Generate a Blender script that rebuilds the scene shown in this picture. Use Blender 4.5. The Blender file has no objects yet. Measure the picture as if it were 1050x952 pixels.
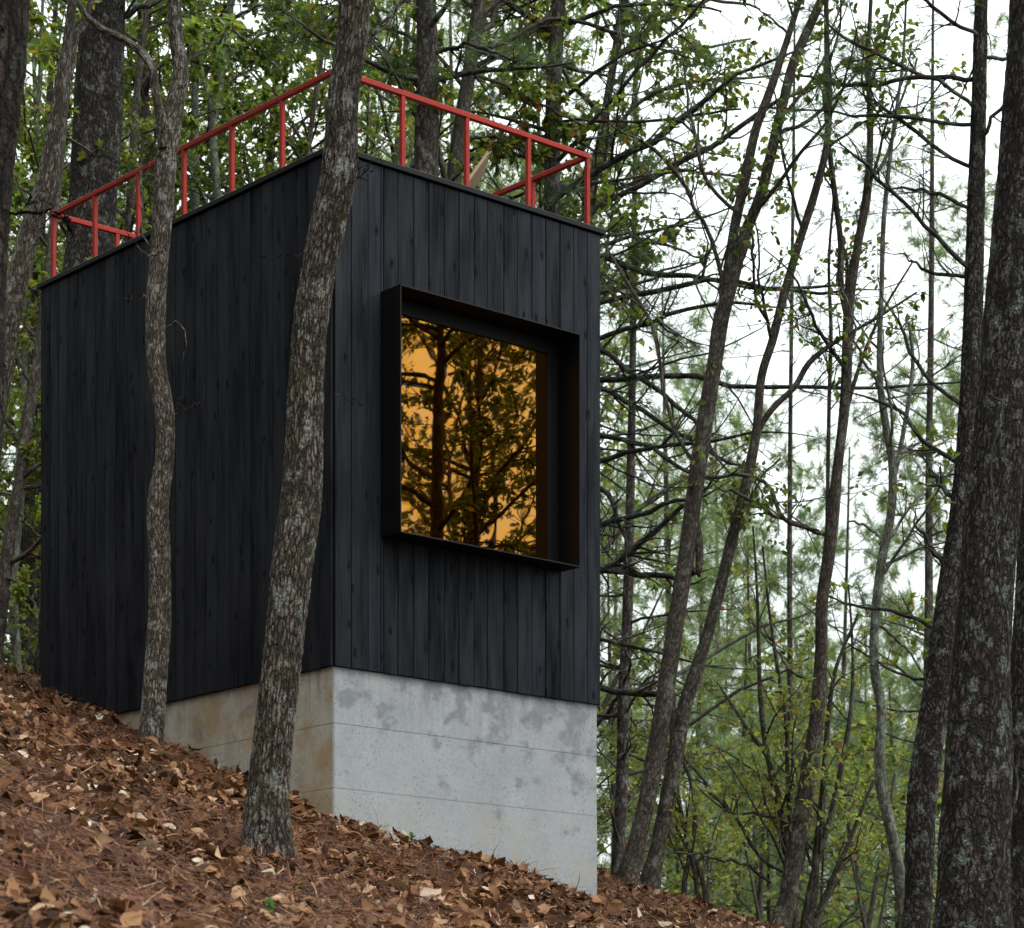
import bpy, math
import numpy as np

rng = np.random.default_rng(11)
F, HZ, CU = 2612.0, 1150.0, 525.0          # focal length, horizon row and centre column of the photograph, in its pixels
SC = bpy.context.scene
COL = SC.collection


def at(u, v, y):
    return np.array([(u - CU) / F * y, y, (HZ - v) / F * y])


def nrm(a):
    return a / np.maximum(np.linalg.norm(a, axis=-1, keepdims=True), 1e-9)


# ------------------------------------------------------------------ noise and terrain
_lat = np.random.default_rng(5).random((256, 256))


def vnoise(x, y):
    xi, yi = np.floor(x).astype(int), np.floor(y).astype(int)
    fx, fy = x - xi, y - yi
    fx, fy = fx * fx * (3 - 2 * fx), fy * fy * (3 - 2 * fy)
    g = lambda i, j: _lat[i % 256, j % 256]
    a = g(xi, yi) * (1 - fx) + g(xi + 1, yi) * fx
    b = g(xi, yi + 1) * (1 - fx) + g(xi + 1, yi + 1) * fx
    return (a * (1 - fy) + b * fy) * 2 - 1


_ty = np.arange(-120, 420, 0.1)
_sl = np.interp(_ty, [-30, -8, 23.9, 25.0, 27.0, 29.5, 50, 75], [0, .1731, .1731, .10, -.12, -.36, -.36, 0])
_tz = np.cumsum(_sl) * 0.1
_tz = _tz - np.interp(10.0, _ty, _tz) + 1.731


MOUNDS = [(-2.75, 20.55, .05, .22), (.80, 21.80, -.10, .8)]


def gz(x, y):
    x, y = np.asarray(x, float), np.asarray(y, float)
    xs = 25 * np.tanh(x / 25)
    z = -1.59 - .3412 * xs + np.interp(y, _ty, _tz)
    z = z + .065 * vnoise(x * .8 + 3, y * .8) + .045 * vnoise(x * 2.3, y * 2.3 + 9) + .014 * vnoise(x * 6, y * 6)
    for bx, by, hh, rr in MOUNDS:
        z = z + hh * np.exp(-((x - bx) ** 2 + (y - by) ** 2) / rr ** 2)
    return z


# ------------------------------------------------------------------ mesh collector
class Geo:
    def __init__(self):
        self.V, self.Q, self.T, self.rest, self.tint, self.mi, self.n = [], [], [], [], [], [], 0

    def add(self, V, Q=None, T=None, rest=None, tint=0.5, mi=0):
        V = np.asarray(V, float).reshape(-1, 3)
        if not len(V):
            return
        if Q is not None and len(Q):
            self.Q.append((np.asarray(Q).reshape(-1, 4) + self.n, mi))
        if T is not None and len(T):
            self.T.append((np.asarray(T).reshape(-1, 3) + self.n, mi))
        self.V.append(V)
        self.rest.append(V if rest is None else np.asarray(rest, float).reshape(-1, 3))
        self.tint.append(np.broadcast_to(np.asarray(tint, float), (len(V),)) if np.ndim(tint) == 0 else np.asarray(tint, float))
        self.n += len(V)

    def mesh(self, name, origin=(0, 0, 0), smooth=True):
        me = bpy.data.meshes.new(name)
        V = np.concatenate(self.V) - np.asarray(origin, float)
        q = np.concatenate([a for a, _ in self.Q]) if self.Q else np.zeros((0, 4), int)
        t = np.concatenate([a for a, _ in self.T]) if self.T else np.zeros((0, 3), int)
        mi = np.concatenate([np.full(len(a), m) for a, m in self.Q] + [np.full(len(a), m) for a, m in self.T])
        me.vertices.add(len(V)); me.vertices.foreach_set('co', V.astype(np.float32).ravel())
        nl = 4 * len(q) + 3 * len(t)
        me.loops.add(nl); me.loops.foreach_set('vertex_index', np.concatenate([q.ravel(), t.ravel()]).astype(np.int32))
        me.polygons.add(len(q) + len(t))
        st = np.concatenate([np.arange(len(q)) * 4, 4 * len(q) + np.arange(len(t)) * 3])
        me.polygons.foreach_set('loop_start', st.astype(np.int32))
        me.polygons.foreach_set('material_index', mi.astype(np.int32))
        me.polygons.foreach_set('use_smooth', np.full(len(mi), smooth))
        a = me.attributes.new('rest', 'FLOAT_VECTOR', 'POINT'); a.data.foreach_set('vector', np.concatenate(self.rest).astype(np.float32).ravel())
        a = me.attributes.new('tint', 'FLOAT', 'POINT'); a.data.foreach_set('value', np.concatenate(self.tint).astype(np.float32))
        me.update(calc_edges=True)
        return me

    def build(self, name, mats, parent=None, origin=(0, 0, 0), smooth=True):
        me = self.mesh(name, origin, smooth)
        for m in (mats if isinstance(mats, (list, tuple)) else [mats]):
            me.materials.append(m)
        o = bpy.data.objects.new(name, me); COL.objects.link(o)
        if parent is not None:
            o.parent = parent
        else:
            o.location = origin
        return o

    def box(self, x0, y0, z0, x1, y1, z1, tint=.5, mi=0, cham=0.0, rest=None):
        c = cham
        if c <= 0:
            V = np.array([[x, y, z] for z in (z0, z1) for y in (y0, y1) for x in (x0, x1)], float)
            Q = [[0, 2, 3, 1], [4, 5, 7, 6], [0, 1, 5, 4], [2, 6, 7, 3], [0, 4, 6, 2], [1, 3, 7, 5]]
            self.add(V, Q, tint=tint, mi=mi, rest=None if rest is None else V + rest)
            return
        lo, hi = np.array([x0, y0, z0], float), np.array([x1, y1, z1], float)
        V, idx = [], {}
        for sx in (0, 1):
            for sy in (0, 1):
                for sz in (0, 1):
                    s = (sx, sy, sz)
                    for ax in range(3):               # the vertex of this corner that lies on the face of axis ax
                        p = [0, 0, 0]
                        for k in range(3):
                            p[k] = (hi[k] if s[k] else lo[k]) if k == ax else (hi[k] - c if s[k] else lo[k] + c)
                        idx[s, ax] = len(V); V.append(p)
        Q, T = [], []
        for ax in range(3):
            a, b = (ax + 1) % 3, (ax + 2) % 3
            for side in (0, 1):
                ring = []
                for (p, q) in ((0, 0), (1, 0), (1, 1), (0, 1)):
                    s = [0, 0, 0]; s[ax] = side; s[a] = p; s[b] = q
                    ring.append(idx[tuple(s), ax])
                Q.append(ring if side else ring[::-1])
            for p in (0, 1):
                for q in (0, 1):
                    s0 = [0, 0, 0]; s1 = [0, 0, 0]; s0[a] = s1[a] = p; s0[b] = s1[b] = q; s1[ax] = 1
                    r = [idx[tuple(s0), a], idx[tuple(s1), a], idx[tuple(s1), b], idx[tuple(s0), b]]
                    Q.append(r if (p + q) % 2 == 0 else r[::-1])
        for s in [(i, j, k) for i in (0, 1) for j in (0, 1) for k in (0, 1)]:
            t = [idx[s, 0], idx[s, 1], idx[s, 2]]
            T.append(t if sum(s) % 2 else t[::-1])
        V = np.array(V)
        self.add(V, Q, T, tint=tint, mi=mi, rest=None if rest is None else V + rest)


# ------------------------------------------------------------------ tubes, shoots and leaves, all in batches
def tubes(geo, P, R, k=6, lump=0.0, flare=0.0, tint=None, mi=0):
    P = np.asarray(P, float); R = np.asarray(R, float)
    if P.ndim == 2:
        P, R = P[None], R[None]
    B, n, _ = P.shape
    if not B:
        return
    T = nrm(np.gradient(P, axis=1))
    m = nrm(T.mean(1))
    ref = np.where((np.abs(m[:, 2:3]) > .75), np.array([1., 0, 0]), np.array([0, 0, 1.]))[:, None, :]
    N = nrm(np.cross(T, ref)); S = np.cross(T, N)
    th = np.arange(k) * 2 * np.pi / k
    c, s = np.cos(th)[None, None, :, None], np.sin(th)[None, None, :, None]
    seg = np.linalg.norm(np.diff(P, axis=1), axis=2)
    L = np.concatenate([np.zeros((B, 1)), np.cumsum(seg, 1)], 1)
    rad = np.repeat(R[:, :, None], k, 2)
    if lump:
        w = np.zeros_like(rad)
        for a, f, amp in ((1, 2.1, .5), (2, 1.3, .5), (2, 3.7, .4), (3, 5.2, .35), (5, 2.6, .25), (4, 9.0, .2), (7, 6.0, .15)):
            ph = rng.random((B, 1, 1)) * 6.28; ps = rng.random((B, 1, 1)) * 6.28
            w += amp * np.sin(a * th[None, None, :] + ph) * np.sin(f * L[:, :, None] + ps)
        rad = rad * (1 + lump * w)
    if flare:
        ph = rng.random() * 6.28
        lob = .55 + .45 * np.cos(5 * th[None, None, :] + ph) * np.cos(2 * th[None, None, :] + 1)
        rad = rad * (1 + flare * np.exp(-L[:, :, None] / (R[:, :1, None] * 1.5)) * lob)
    V = P[:, :, None, :] + rad[..., None] * (c * N[:, :, None, :] + s * S[:, :, None, :])
    R0 = R.mean(1)[:, None, None]
    off = rng.random((B, 1, 1, 3)) * 40
    rest = np.stack(np.broadcast_arrays(np.cos(th)[None, None, :] * R0, np.sin(th)[None, None, :] * R0, L[:, :, None]), -1) + off
    i, j = np.meshgrid(np.arange(n - 1), np.arange(k), indexing='ij')
    q = np.stack([i * k + j, i * k + (j + 1) % k, (i + 1) * k + (j + 1) % k, (i + 1) * k + j], -1).reshape(-1, 4)
    Q = (q[None] + (np.arange(B) * n * k)[:, None, None]).reshape(-1, 4)
    tn = .5 if tint is None else np.repeat(tint, n * k)
    geo.add(V.reshape(-1, 3), Q, rest=rest.reshape(-1, 3), tint=tn, mi=mi)


def smooth_path(pts, n):
    pts = np.asarray(pts, float)
    d = np.concatenate([[0], np.cumsum(np.linalg.norm(np.diff(pts[:, :3], axis=0), axis=1))])
    m = np.gradient(pts, d, axis=0) if len(pts) > 2 else np.repeat((pts[1:] - pts[:1]) / d[-1], 2, 0)
    s = np.linspace(0, d[-1], n)
    i = np.clip(np.searchsorted(d, s, 'right') - 1, 0, len(d) - 2)
    h = (d[i + 1] - d[i]); t = ((s - d[i]) / h)[:, None]; h = h[:, None]
    return ((2 * t**3 - 3 * t**2 + 1) * pts[i] + (t**3 - 2 * t**2 + t) * h * m[i]
            + (-2 * t**3 + 3 * t**2) * pts[i + 1] + (t**3 - t**2) * h * m[i + 1])


def sprout(P, R, ID, m, t0=.2, t1=1., ang=(35, 70), ln=(.4, .8), rf=.55, n=6, wob=.25, grav=0., up=0., rmin=.002, flat=0., tip=.25, ref=None):
    """m shoots from each of the B stems P (B,n,3): positions, radii and the root each one belongs to."""
    B, pn, _ = P.shape
    if not B or m <= 0:
        return np.zeros((0, n, 3)), np.zeros((0, n)), np.zeros(0, int)
    plen = np.linalg.norm(np.diff(P, axis=1), axis=2).sum(1)
    M = max(1, int(round(B * m)))
    par = np.repeat(np.arange(B), int(m)) if float(m).is_integer() else rng.integers(0, B, M)
    if ref:
        par = par[rng.random(len(par)) < np.clip(plen[par] / ref, .08, 1)]
    M = len(par)
    if not M:
        return np.zeros((0, n, 3)), np.zeros((0, n)), np.zeros(0, int)
    t = t0 + (t1 - t0) * rng.random(M)
    x = t * (pn - 1); i = np.clip(x.astype(int), 0, pn - 2); f = (x - i)[:, None]
    p0 = P[par, i] * (1 - f) + P[par, i + 1] * f
    r0 = R[par, i] * (1 - f[:, 0]) + R[par, i + 1] * f[:, 0]
    T = nrm(P[par, i + 1] - P[par, i])
    rd = rng.normal(size=(M, 3)); rd[:, 2] *= (1 - flat)
    rd[:, 2] += up
    rd = nrm(rd - (rd * T).sum(1, keepdims=True) * T)
    a = np.radians(ang[0] + (ang[1] - ang[0]) * rng.random(M))[:, None]
    d = np.cos(a) * T + np.sin(a) * rd
    Ln = plen[par] * (ln[0] + (ln[1] - ln[0]) * rng.random(M)) * (1.05 - .6 * t)
    out = np.zeros((M, n, 3)); out[:, 0] = p0
    st = (Ln / (n - 1))[:, None]
    for kk in range(1, n):
        out[:, kk] = out[:, kk - 1] + d * st
        d = nrm(d + wob * rng.normal(size=(M, 3)) + np.array([0, 0, grav]))
    Rr = np.maximum(np.minimum(r0 * .9, r0 * rf + .0)[:, None] * np.linspace(1, tip, n)[None], rmin * np.linspace(1, .6, n)[None])
    return out, Rr, ID[par]


LEAF = np.array([[0, 0, 0], [.22, .24, .05], [.62, .27, .07], [1, 0, -.06], [.62, -.27, .07], [.22, -.24, .05]])


def put_leaves(geo, P, m, size, droop=.25, flatn=.8, tint=(.5, .2), wide=1.0, t0=.1, mi=0, brown=0.0):
    B, pn, _ = P.shape
    if not B:
        return
    par = np.repeat(np.arange(B), m) if isinstance(m, int) else rng.integers(0, B, int(B * m))
    M = len(par)
    t = t0 + (1 - t0) * rng.random(M); x = t * (pn - 1); i = np.clip(x.astype(int), 0, pn - 2); f = (x - i)[:, None]
    p0 = P[par, i] * (1 - f) + P[par, i + 1] * f
    T = nrm(P[par, i + 1] - P[par, i])
    d = nrm(T * .7 + rng.normal(size=(M, 3)) * .6 + np.array([0, 0, -droop]))
    up = nrm(np.array([0, 0, flatn]) + rng.normal(size=(M, 3)) * .6)
    up = nrm(up - (up * d).sum(1, keepdims=True) * d); sd = np.cross(up, d)
    sz = size * np.clip(1 + .3 * rng.normal(size=(M, 1, 1)), .45, 1.7)
    bend = rng.normal(size=(M, 1)) * .12
    h = LEAF[None, :, 2] + bend * LEAF[None, :, 0] ** 2
    V = p0[:, None] + sz * (LEAF[None, :, :1] * d[:, None] + wide * LEAF[None, :, 1:2] * sd[:, None] + h[..., None] * up[:, None])
    b = (np.arange(M) * 6)[:, None]
    Q = np.concatenate([b + np.array([0, 1, 2, 3]), b + np.array([0, 3, 4, 5])])
    tn = np.clip(tint[0] + tint[1] * rng.normal(size=M), 0.02, .86)
    if brown:
        tn = np.where(rng.random(M) < brown, .97, tn)
    geo.add(V.reshape(-1, 3), Q, tint=np.repeat(tn, 6), mi=mi)


def put_needles(geo, P, tufts, per, ln=.17, w=.0022, t0=.4, spread=.55, droop=.1, tint=(.5, .2), mi=0):
    B, pn, _ = P.shape
    if not B:
        return
    par = np.repeat(np.arange(B), tufts); M = len(par)
    t = t0 + (1 - t0) * rng.random(M); x = t * (pn - 1); i = np.clip(x.astype(int), 0, pn - 2); f = (x - i)[:, None]
    p0 = P[par, i] * (1 - f) + P[par, i + 1] * f
    T = nrm(P[par, i + 1] - P[par, i])
    p0, T = np.repeat(p0, per, 0), np.repeat(T, per, 0)
    tn = np.repeat(np.clip(tint[0] + tint[1] * rng.normal(size=M), .02, .98), per)
    M = len(p0)
    d = nrm(T + spread * rng.normal(size=(M, 3)) + np.array([0, 0, -droop]))
    sd = nrm(np.cross(d, rng.normal(size=(M, 3))))
    l = ln * (.7 + .5 * rng.random((M, 1)))
    p0 = p0 + T * (rng.random((M, 1)) - .5) * ln * .5
    V = np.stack([p0 + sd * w, p0 - sd * w, p0 + d * l], 1)
    geo.add(V.reshape(-1, 3), T=np.arange(M * 3).reshape(-1, 3), tint=np.repeat(tn, 3), mi=mi)


# ------------------------------------------------------------------ materials
def new_mat(name):
    m = bpy.data.materials.new(name); m.use_nodes = True
    nt = m.node_tree; nt.nodes.clear()
    out = nt.nodes.new('ShaderNodeOutputMaterial')
    return m, nt, out


class NT:
    def __init__(self, nt):
        self.nt = nt

    def n(self, typ, props=None, **ins):
        nd = self.nt.nodes.new(typ)
        for k, v in (props or {}).items():
            setattr(nd, k, v)
        for k, v in ins.items():
            key = int(k[1:]) if k[0] == '_' and k[1:].isdigit() else k.replace('_', ' ')
            sock = nd.inputs[key]
            if isinstance(v, bpy.types.NodeSocket):
                self.nt.links.new(v, sock)
            else:
                sock.default_value = v
        return nd

    def noise(self, vec, scale, detail=4, rough=.55, dist=0.):
        return self.n('ShaderNodeTexNoise', Vector=vec, Scale=scale, Detail=detail, Roughness=rough, Distortion=dist).outputs[0]

    def ramp(self, fac, stops, interp='LINEAR'):
        nd = self.n('ShaderNodeValToRGB', Fac=fac); cr = nd.color_ramp; cr.interpolation = interp
        while len(cr.elements) < len(stops):
            cr.elements.new(.5)
        for e, (p, c) in zip(cr.elements, stops):
            e.position = p
            e.color = (c, c, c, 1) if np.ndim(c) == 0 else (*c, 1)
        return nd.outputs[0]

    def math(self, op, a, b=0.5, clamp=False):
        return self.n('ShaderNodeMath', {'operation': op, 'use_clamp': clamp}, _0=a, _1=b).outputs[0]

    def mix(self, fac, a, b, blend='MIX'):
        nd = self.n('ShaderNodeMix', {'data_type': 'RGBA', 'blend_type': blend})
        for i, v in ((0, fac), (6, a), (7, b)):
            if isinstance(v, bpy.types.NodeSocket):
                self.nt.links.new(v, nd.inputs[i])
            else:
                nd.inputs[i].default_value = v if i == 0 else (*v, 1)
        return nd.outputs[2]

    def attr(self, name):
        return self.n('ShaderNodeAttribute', {'attribute_name': name})

    def mapping(self, vec, scale, loc=(0, 0, 0)):
        return self.n('ShaderNodeMapping', Vector=vec, Scale=scale, Location=loc).outputs[0]

    def bump(self, h, strength, dist=.01):
        return self.n('ShaderNodeBump', Height=h, Strength=strength, Distance=dist).outputs[0]


def bark(name, dark, mid, light, cell=38, stretch=.28, lichen=0.25, lich_col=(.30, .34, .26), depth=.006, moss=0.0, disp=False):
    m, nt, out = new_mat(name); N = NT(nt)
    v = N.attr('rest').outputs['Vector']
    def warped(scale, amp, src):
        w = N.n('ShaderNodeTexNoise', Vector=N.mapping(src, (1, 1, .5)), Scale=scale, Detail=4.0, Roughness=.65).outputs[1]
        w = N.n('ShaderNodeVectorMath', {'operation': 'SUBTRACT'}, _0=w, _1=(.5, .5, .5)).outputs[0]
        return N.n('ShaderNodeVectorMath', {'operation': 'MULTIPLY_ADD'}, _0=w, _1=amp, _2=src).outputs[0]
    k = 46.0 / cell
    wv = warped(26.0 / k, (.030 * k, .030 * k, .10 * k), v)
    mv = N.mapping(wv, (1, 1, stretch))
    vor = N.n('ShaderNodeTexVoronoi', {'feature': 'DISTANCE_TO_EDGE'}, Vector=mv, Scale=cell, Randomness=1.0).outputs[0]
    plate = N.ramp(vor, [(0.0, 0.), (.10, .5), (.34, 1.)])
    vor2 = N.n('ShaderNodeTexVoronoi', {'feature': 'DISTANCE_TO_EDGE'}, Vector=N.mapping(wv, (1, 1, stretch * .8), (5, 2, 3)), Scale=cell * 2.3, Randomness=1.0).outputs[0]
    plate2 = N.ramp(vor2, [(0.0, 0.), (.3, 1.)])
    fib = N.noise(N.mapping(wv, (1, 1, stretch * .35)), cell * 1.5, 5, .65)
    fine = N.noise(N.mapping(v, (1, 1, .5)), 150, 4, .65)
    deep = N.ramp(N.noise(N.mapping(v, (1, 1, .4)), 14 / k, 4, .6), [(.35, .35), (.6, 1.)])
    pl = N.math('MULTIPLY', plate, deep)
    h = N.math('ADD', N.math('ADD', N.math('MULTIPLY', pl, .36), N.math('MULTIPLY', plate2, .14)), N.math('ADD', N.math('MULTIPLY', fib, .42), N.math('MULTIPLY', fine, .26)))
    c = N.ramp(h, [(.41, dark), (.56, mid), (.73, light)])
    big = N.noise(v, 3.2, 3)
    c = N.mix(N.ramp(big, [(.42, 0.), (.68, .6)]), c, N.mix(.5, c, dark))
    if moss:
        mo = N.math('MULTIPLY', N.ramp(N.noise(v, 5.5, 5, .65), [(.5, 0.), (.62, 1.)]), moss)
        c = N.mix(mo, c, (.055, .06, .02))
    li = N.math('MULTIPLY', N.ramp(N.noise(N.mapping(v, (1, 1, .6), (7, 3, 1)), 11, 6, .68), [(.60 - .14 * lichen, 0.), (.64 - .1 * lichen, 1.)]),
                N.ramp(N.noise(v, 60, 3), [(.4, .2), (.6, 1.)]))
    li = N.math('MULTIPLY', li, min(1, lichen * 2.2))
    c = N.mix(li, c, lich_col)
    b = N.n('ShaderNodeBsdfPrincipled', Base_Color=c, Roughness=.92)
    b.inputs['Specular IOR Level'].default_value = .2
    nt.links.new(N.bump(h, .9, depth * 1.5), b.inputs['Normal'])
    nt.links.new(b.outputs[0], out.inputs[0])
    if disp:
        d = N.n('ShaderNodeDisplacement', Height=h, Midlevel=.8, Scale=depth).outputs[0]
        nt.links.new(d, out.inputs['Displacement'])
        m.displacement_method = 'BOTH'
    return m


def leaf_mat(name, stops, trans=.45, rough=.45, spec=.35):
    m, nt, out = new_mat(name); N = NT(nt)
    c = N.ramp(N.attr('tint').outputs['Fac'], stops)
    b = N.n('ShaderNodeBsdfPrincipled', Base_Color=c, Roughness=rough)
    b.inputs['Specular IOR Level'].default_value = spec
    tr = N.n('ShaderNodeBsdfTranslucent', Color=N.mix(1.0, c, (1.5, 1.5, .9), 'MULTIPLY')).outputs[0]
    mx = N.n('ShaderNodeMixShader', Fac=trans, _1=b.outputs[0], _2=tr)
    nt.links.new(mx.outputs[0], out.inputs[0])
    return m


M = {}
M['oak'] = bark('grey_brown_oak_bark', (.014, .010, .007), (.066, .051, .039), (.24, .205, .175), cell=50, stretch=.18, lichen=.32, lich_col=(.34, .37, .32), depth=.02, moss=.35, disp=True)
M['thin_oak'] = bark('thin_oak_bark', (.018, .014, .011), (.082, .065, .051), (.26, .225, .19), cell=60, stretch=.18, lichen=.28, lich_col=(.34, .37, .32), depth=.011, moss=.25, disp=True)
M['pine'] = bark('dark_pine_bark', (.010, .008, .007), (.027, .020, .017), (.100, .083, .074), cell=36, stretch=.32, lichen=.36, lich_col=(.19, .23, .19), depth=.022, disp=True)
M['pine_dark'] = bark('near_black_pine_bark', (.007, .005, .004), (.026, .018, .014), (.075, .056, .046), cell=24, stretch=.25, lichen=.12, lich_col=(.12, .14, .11), depth=.03, disp=True)
M['pine_far'] = bark('pine_bark', (.014, .011, .009), (.050, .040, .034), (.12, .10, .09), cell=24, stretch=.42, lichen=.35, lich_col=(.15, .17, .14), depth=.012)
M['stem'] = bark('slender_stem_bark', (.020, .016, .013), (.062, .050, .040), (.13, .108, .09), cell=48, stretch=.25, lichen=.3, lich_col=(.17, .19, .15), depth=.006)
M['pale'] = bark('pale_stem_bark', (.05, .048, .038), (.12, .125, .10), (.20, .20, .17), cell=40, stretch=.25, lichen=.5, lich_col=(.24, .28, .23), depth=.004)
M['dead'] = bark('dead_branch_bark', (.016, .014, .012), (.042, .038, .034), (.085, .08, .07), cell=40, stretch=.2, lichen=.45, lich_col=(.13, .155, .125), depth=.004)
M['leaf'] = leaf_mat('oak_leaf', [(0, (.032, .056, .013)), (.45, (.078, .118, .022)), (.72, (.14, .17, .03)), (.88, (.20, .17, .025)), (.95, (.22, .10, .03)), (1, (.16, .06, .025))], trans=.52)
M['leaf_bright'] = leaf_mat('bright_oak_leaf', [(0, (.042, .074, .018)), (.45, (.098, .16, .032)), (.72, (.18, .22, .042)), (.88, (.25, .21, .03)), (.95, (.24, .13, .03)), (1, (.18, .08, .025))], trans=.5)
M['leaf_pale'] = leaf_mat('haze_pale_leaf', [(0, (.075, .115, .035)), (.45, (.14, .19, .055)), (.72, (.22, .24, .065)), (.88, (.25, .21, .06)), (.95, (.22, .13, .05)), (1, (.18, .10, .05))], trans=.55)  # leaf colour lightened to stand in for haze on the far foliage
M['needle'] = leaf_mat('pine_needle', [(0, (.026, .052, .028)), (.5, (.058, .105, .045)), (.8, (.11, .155, .06)), (.93, (.11, .085, .04)), (1, (.09, .05, .03))], trans=.4)
M['needle_pale'] = leaf_mat('haze_pale_needle', [(0, (.08, .13, .065)), (.5, (.17, .235, .11)), (.8, (.22, .27, .125)), (.93, (.14, .11, .05)), (1, (.11, .065, .04))], trans=.5)  # pale green needles, brightened further to imitate distance haze and valley light
M['needle_dead'] = leaf_mat('dead_pine_needle', [(0, (.05, .032, .024)), (.6, (.09, .055, .04)), (1, (.14, .085, .055))], trans=.2)
M['litter'] = leaf_mat('fallen_leaf', [(0, (.018, .008, .004)), (.28, (.058, .023, .010)), (.5, (.140, .062, .027)), (.7, (.245, .128, .064)), (.88, (.37, .25, .165)), (1, (.44, .36, .29))], trans=.06, rough=.75, spec=.12)
M['litter_needle'] = leaf_mat('fallen_needle', [(0, (.028, .011, .006)), (.5, (.100, .035, .015)), (.85, (.20, .085, .038)), (1, (.30, .18, .11))], trans=.0, rough=.7, spec=.15)
M['seedling'] = leaf_mat('seedling_leaf', [(0, (.03, .09, .025)), (.6, (.06, .17, .035)), (1, (.22, .26, .03))], trans=.35)


def mat_ground():
    m, nt, out = new_mat('forest_soil'); N = NT(nt)
    v = N.n('ShaderNodeNewGeometry').outputs['Position']
    a = N.noise(v, 9, 8, .7); b_ = N.noise(v, 60, 5, .7)
    c = N.ramp(N.math('ADD', N.math('MULTIPLY', a, .6), N.math('MULTIPLY', b_, .4)), [(.3, (.016, .008, .005)), (.5, (.055, .026, .014)), (.7, (.12, .06, .032))])
    b = N.n('ShaderNodeBsdfPrincipled', Base_Color=c, Roughness=.95); b.inputs['Specular IOR Level'].default_value = .1
    nt.links.new(N.bump(b_, .8, .03), b.inputs['Normal']); nt.links.new(b.outputs[0], out.inputs[0])
    return m


def mat_wood(name, tone=(.0070, .0080, .0108)):
    m, nt, out = new_mat(name); N = NT(nt)
    v = N.attr('rest').outputs['Vector']
    t = N.attr('tint').outputs['Fac']
    g = N.noise(N.mapping(v, (60, 60, 2.2)), 1.0, 5, .6, .6)
    g2 = N.noise(N.mapping(v, (7, 7, 1.1)), 1.0, 4, .6)
    xyz = N.n('ShaderNodeSeparateXYZ', Vector=v)
    flat = N.n('ShaderNodeCombineXYZ', X=N.math('MULTIPLY', N.math('ADD', xyz.outputs[0], xyz.outputs[1]), 5.5), Y=N.math('MULTIPLY', xyz.outputs[2], 2.3)).outputs[0]
    kv = N.n('ShaderNodeTexVoronoi', {'voronoi_dimensions': '2D'}, Vector=flat, Scale=1.0)
    some = N.math('GREATER_THAN', N.n('ShaderNodeSeparateColor', Color=kv.outputs[1]).outputs[0], .44)
    knot = N.math('MULTIPLY', some, N.ramp(N.math('ADD', N.math('SUBTRACT', kv.outputs[0], .06), N.math('MULTIPLY', N.noise(v, 34, 4, .75), .30)), [(.115, 1.), (.20, 0.)]))
    smear = N.ramp(N.noise(N.mapping(v, (14, 14, 2.6), (3, 1, 2)), 1.0, 5, .7), [(.54, 0.), (.66, 1.)])
    val = N.math('ADD', N.math('MULTIPLY', g, .5), N.math('ADD', N.math('MULTIPLY', g2, .55), N.math('MULTIPLY', t, .45)))
    k = N.ramp(val, [(.40, .45), (.95, 1.8)])
    c = N.mix(1.0, tone, k, 'MULTIPLY')
    c = N.mix(N.math('MULTIPLY', knot, .85), c, (.006, .006, .007))
    c = N.mix(N.math('MULTIPLY', smear, .35), c, (.010, .010, .012))
    b = N.n('ShaderNodeBsdfPrincipled', Base_Color=c, Roughness=N.ramp(val, [(.3, .66), (.9, .48)]))
    nt.links.new(N.ramp(N.math('SUBTRACT', N.math('ADD', N.math('MULTIPLY', g2, .6), N.math('MULTIPLY', g, .4)), N.math('MULTIPLY', knot, .4)), [(.36, .02), (.64, .19)]), b.inputs['Specular IOR Level'])
    nt.links.new(N.bump(N.math('SUBTRACT', g, N.math('MULTIPLY', knot, .8)), .35, .004), b.inputs['Normal'])
    nt.links.new(b.outputs[0], out.inputs[0])
    return m


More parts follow.
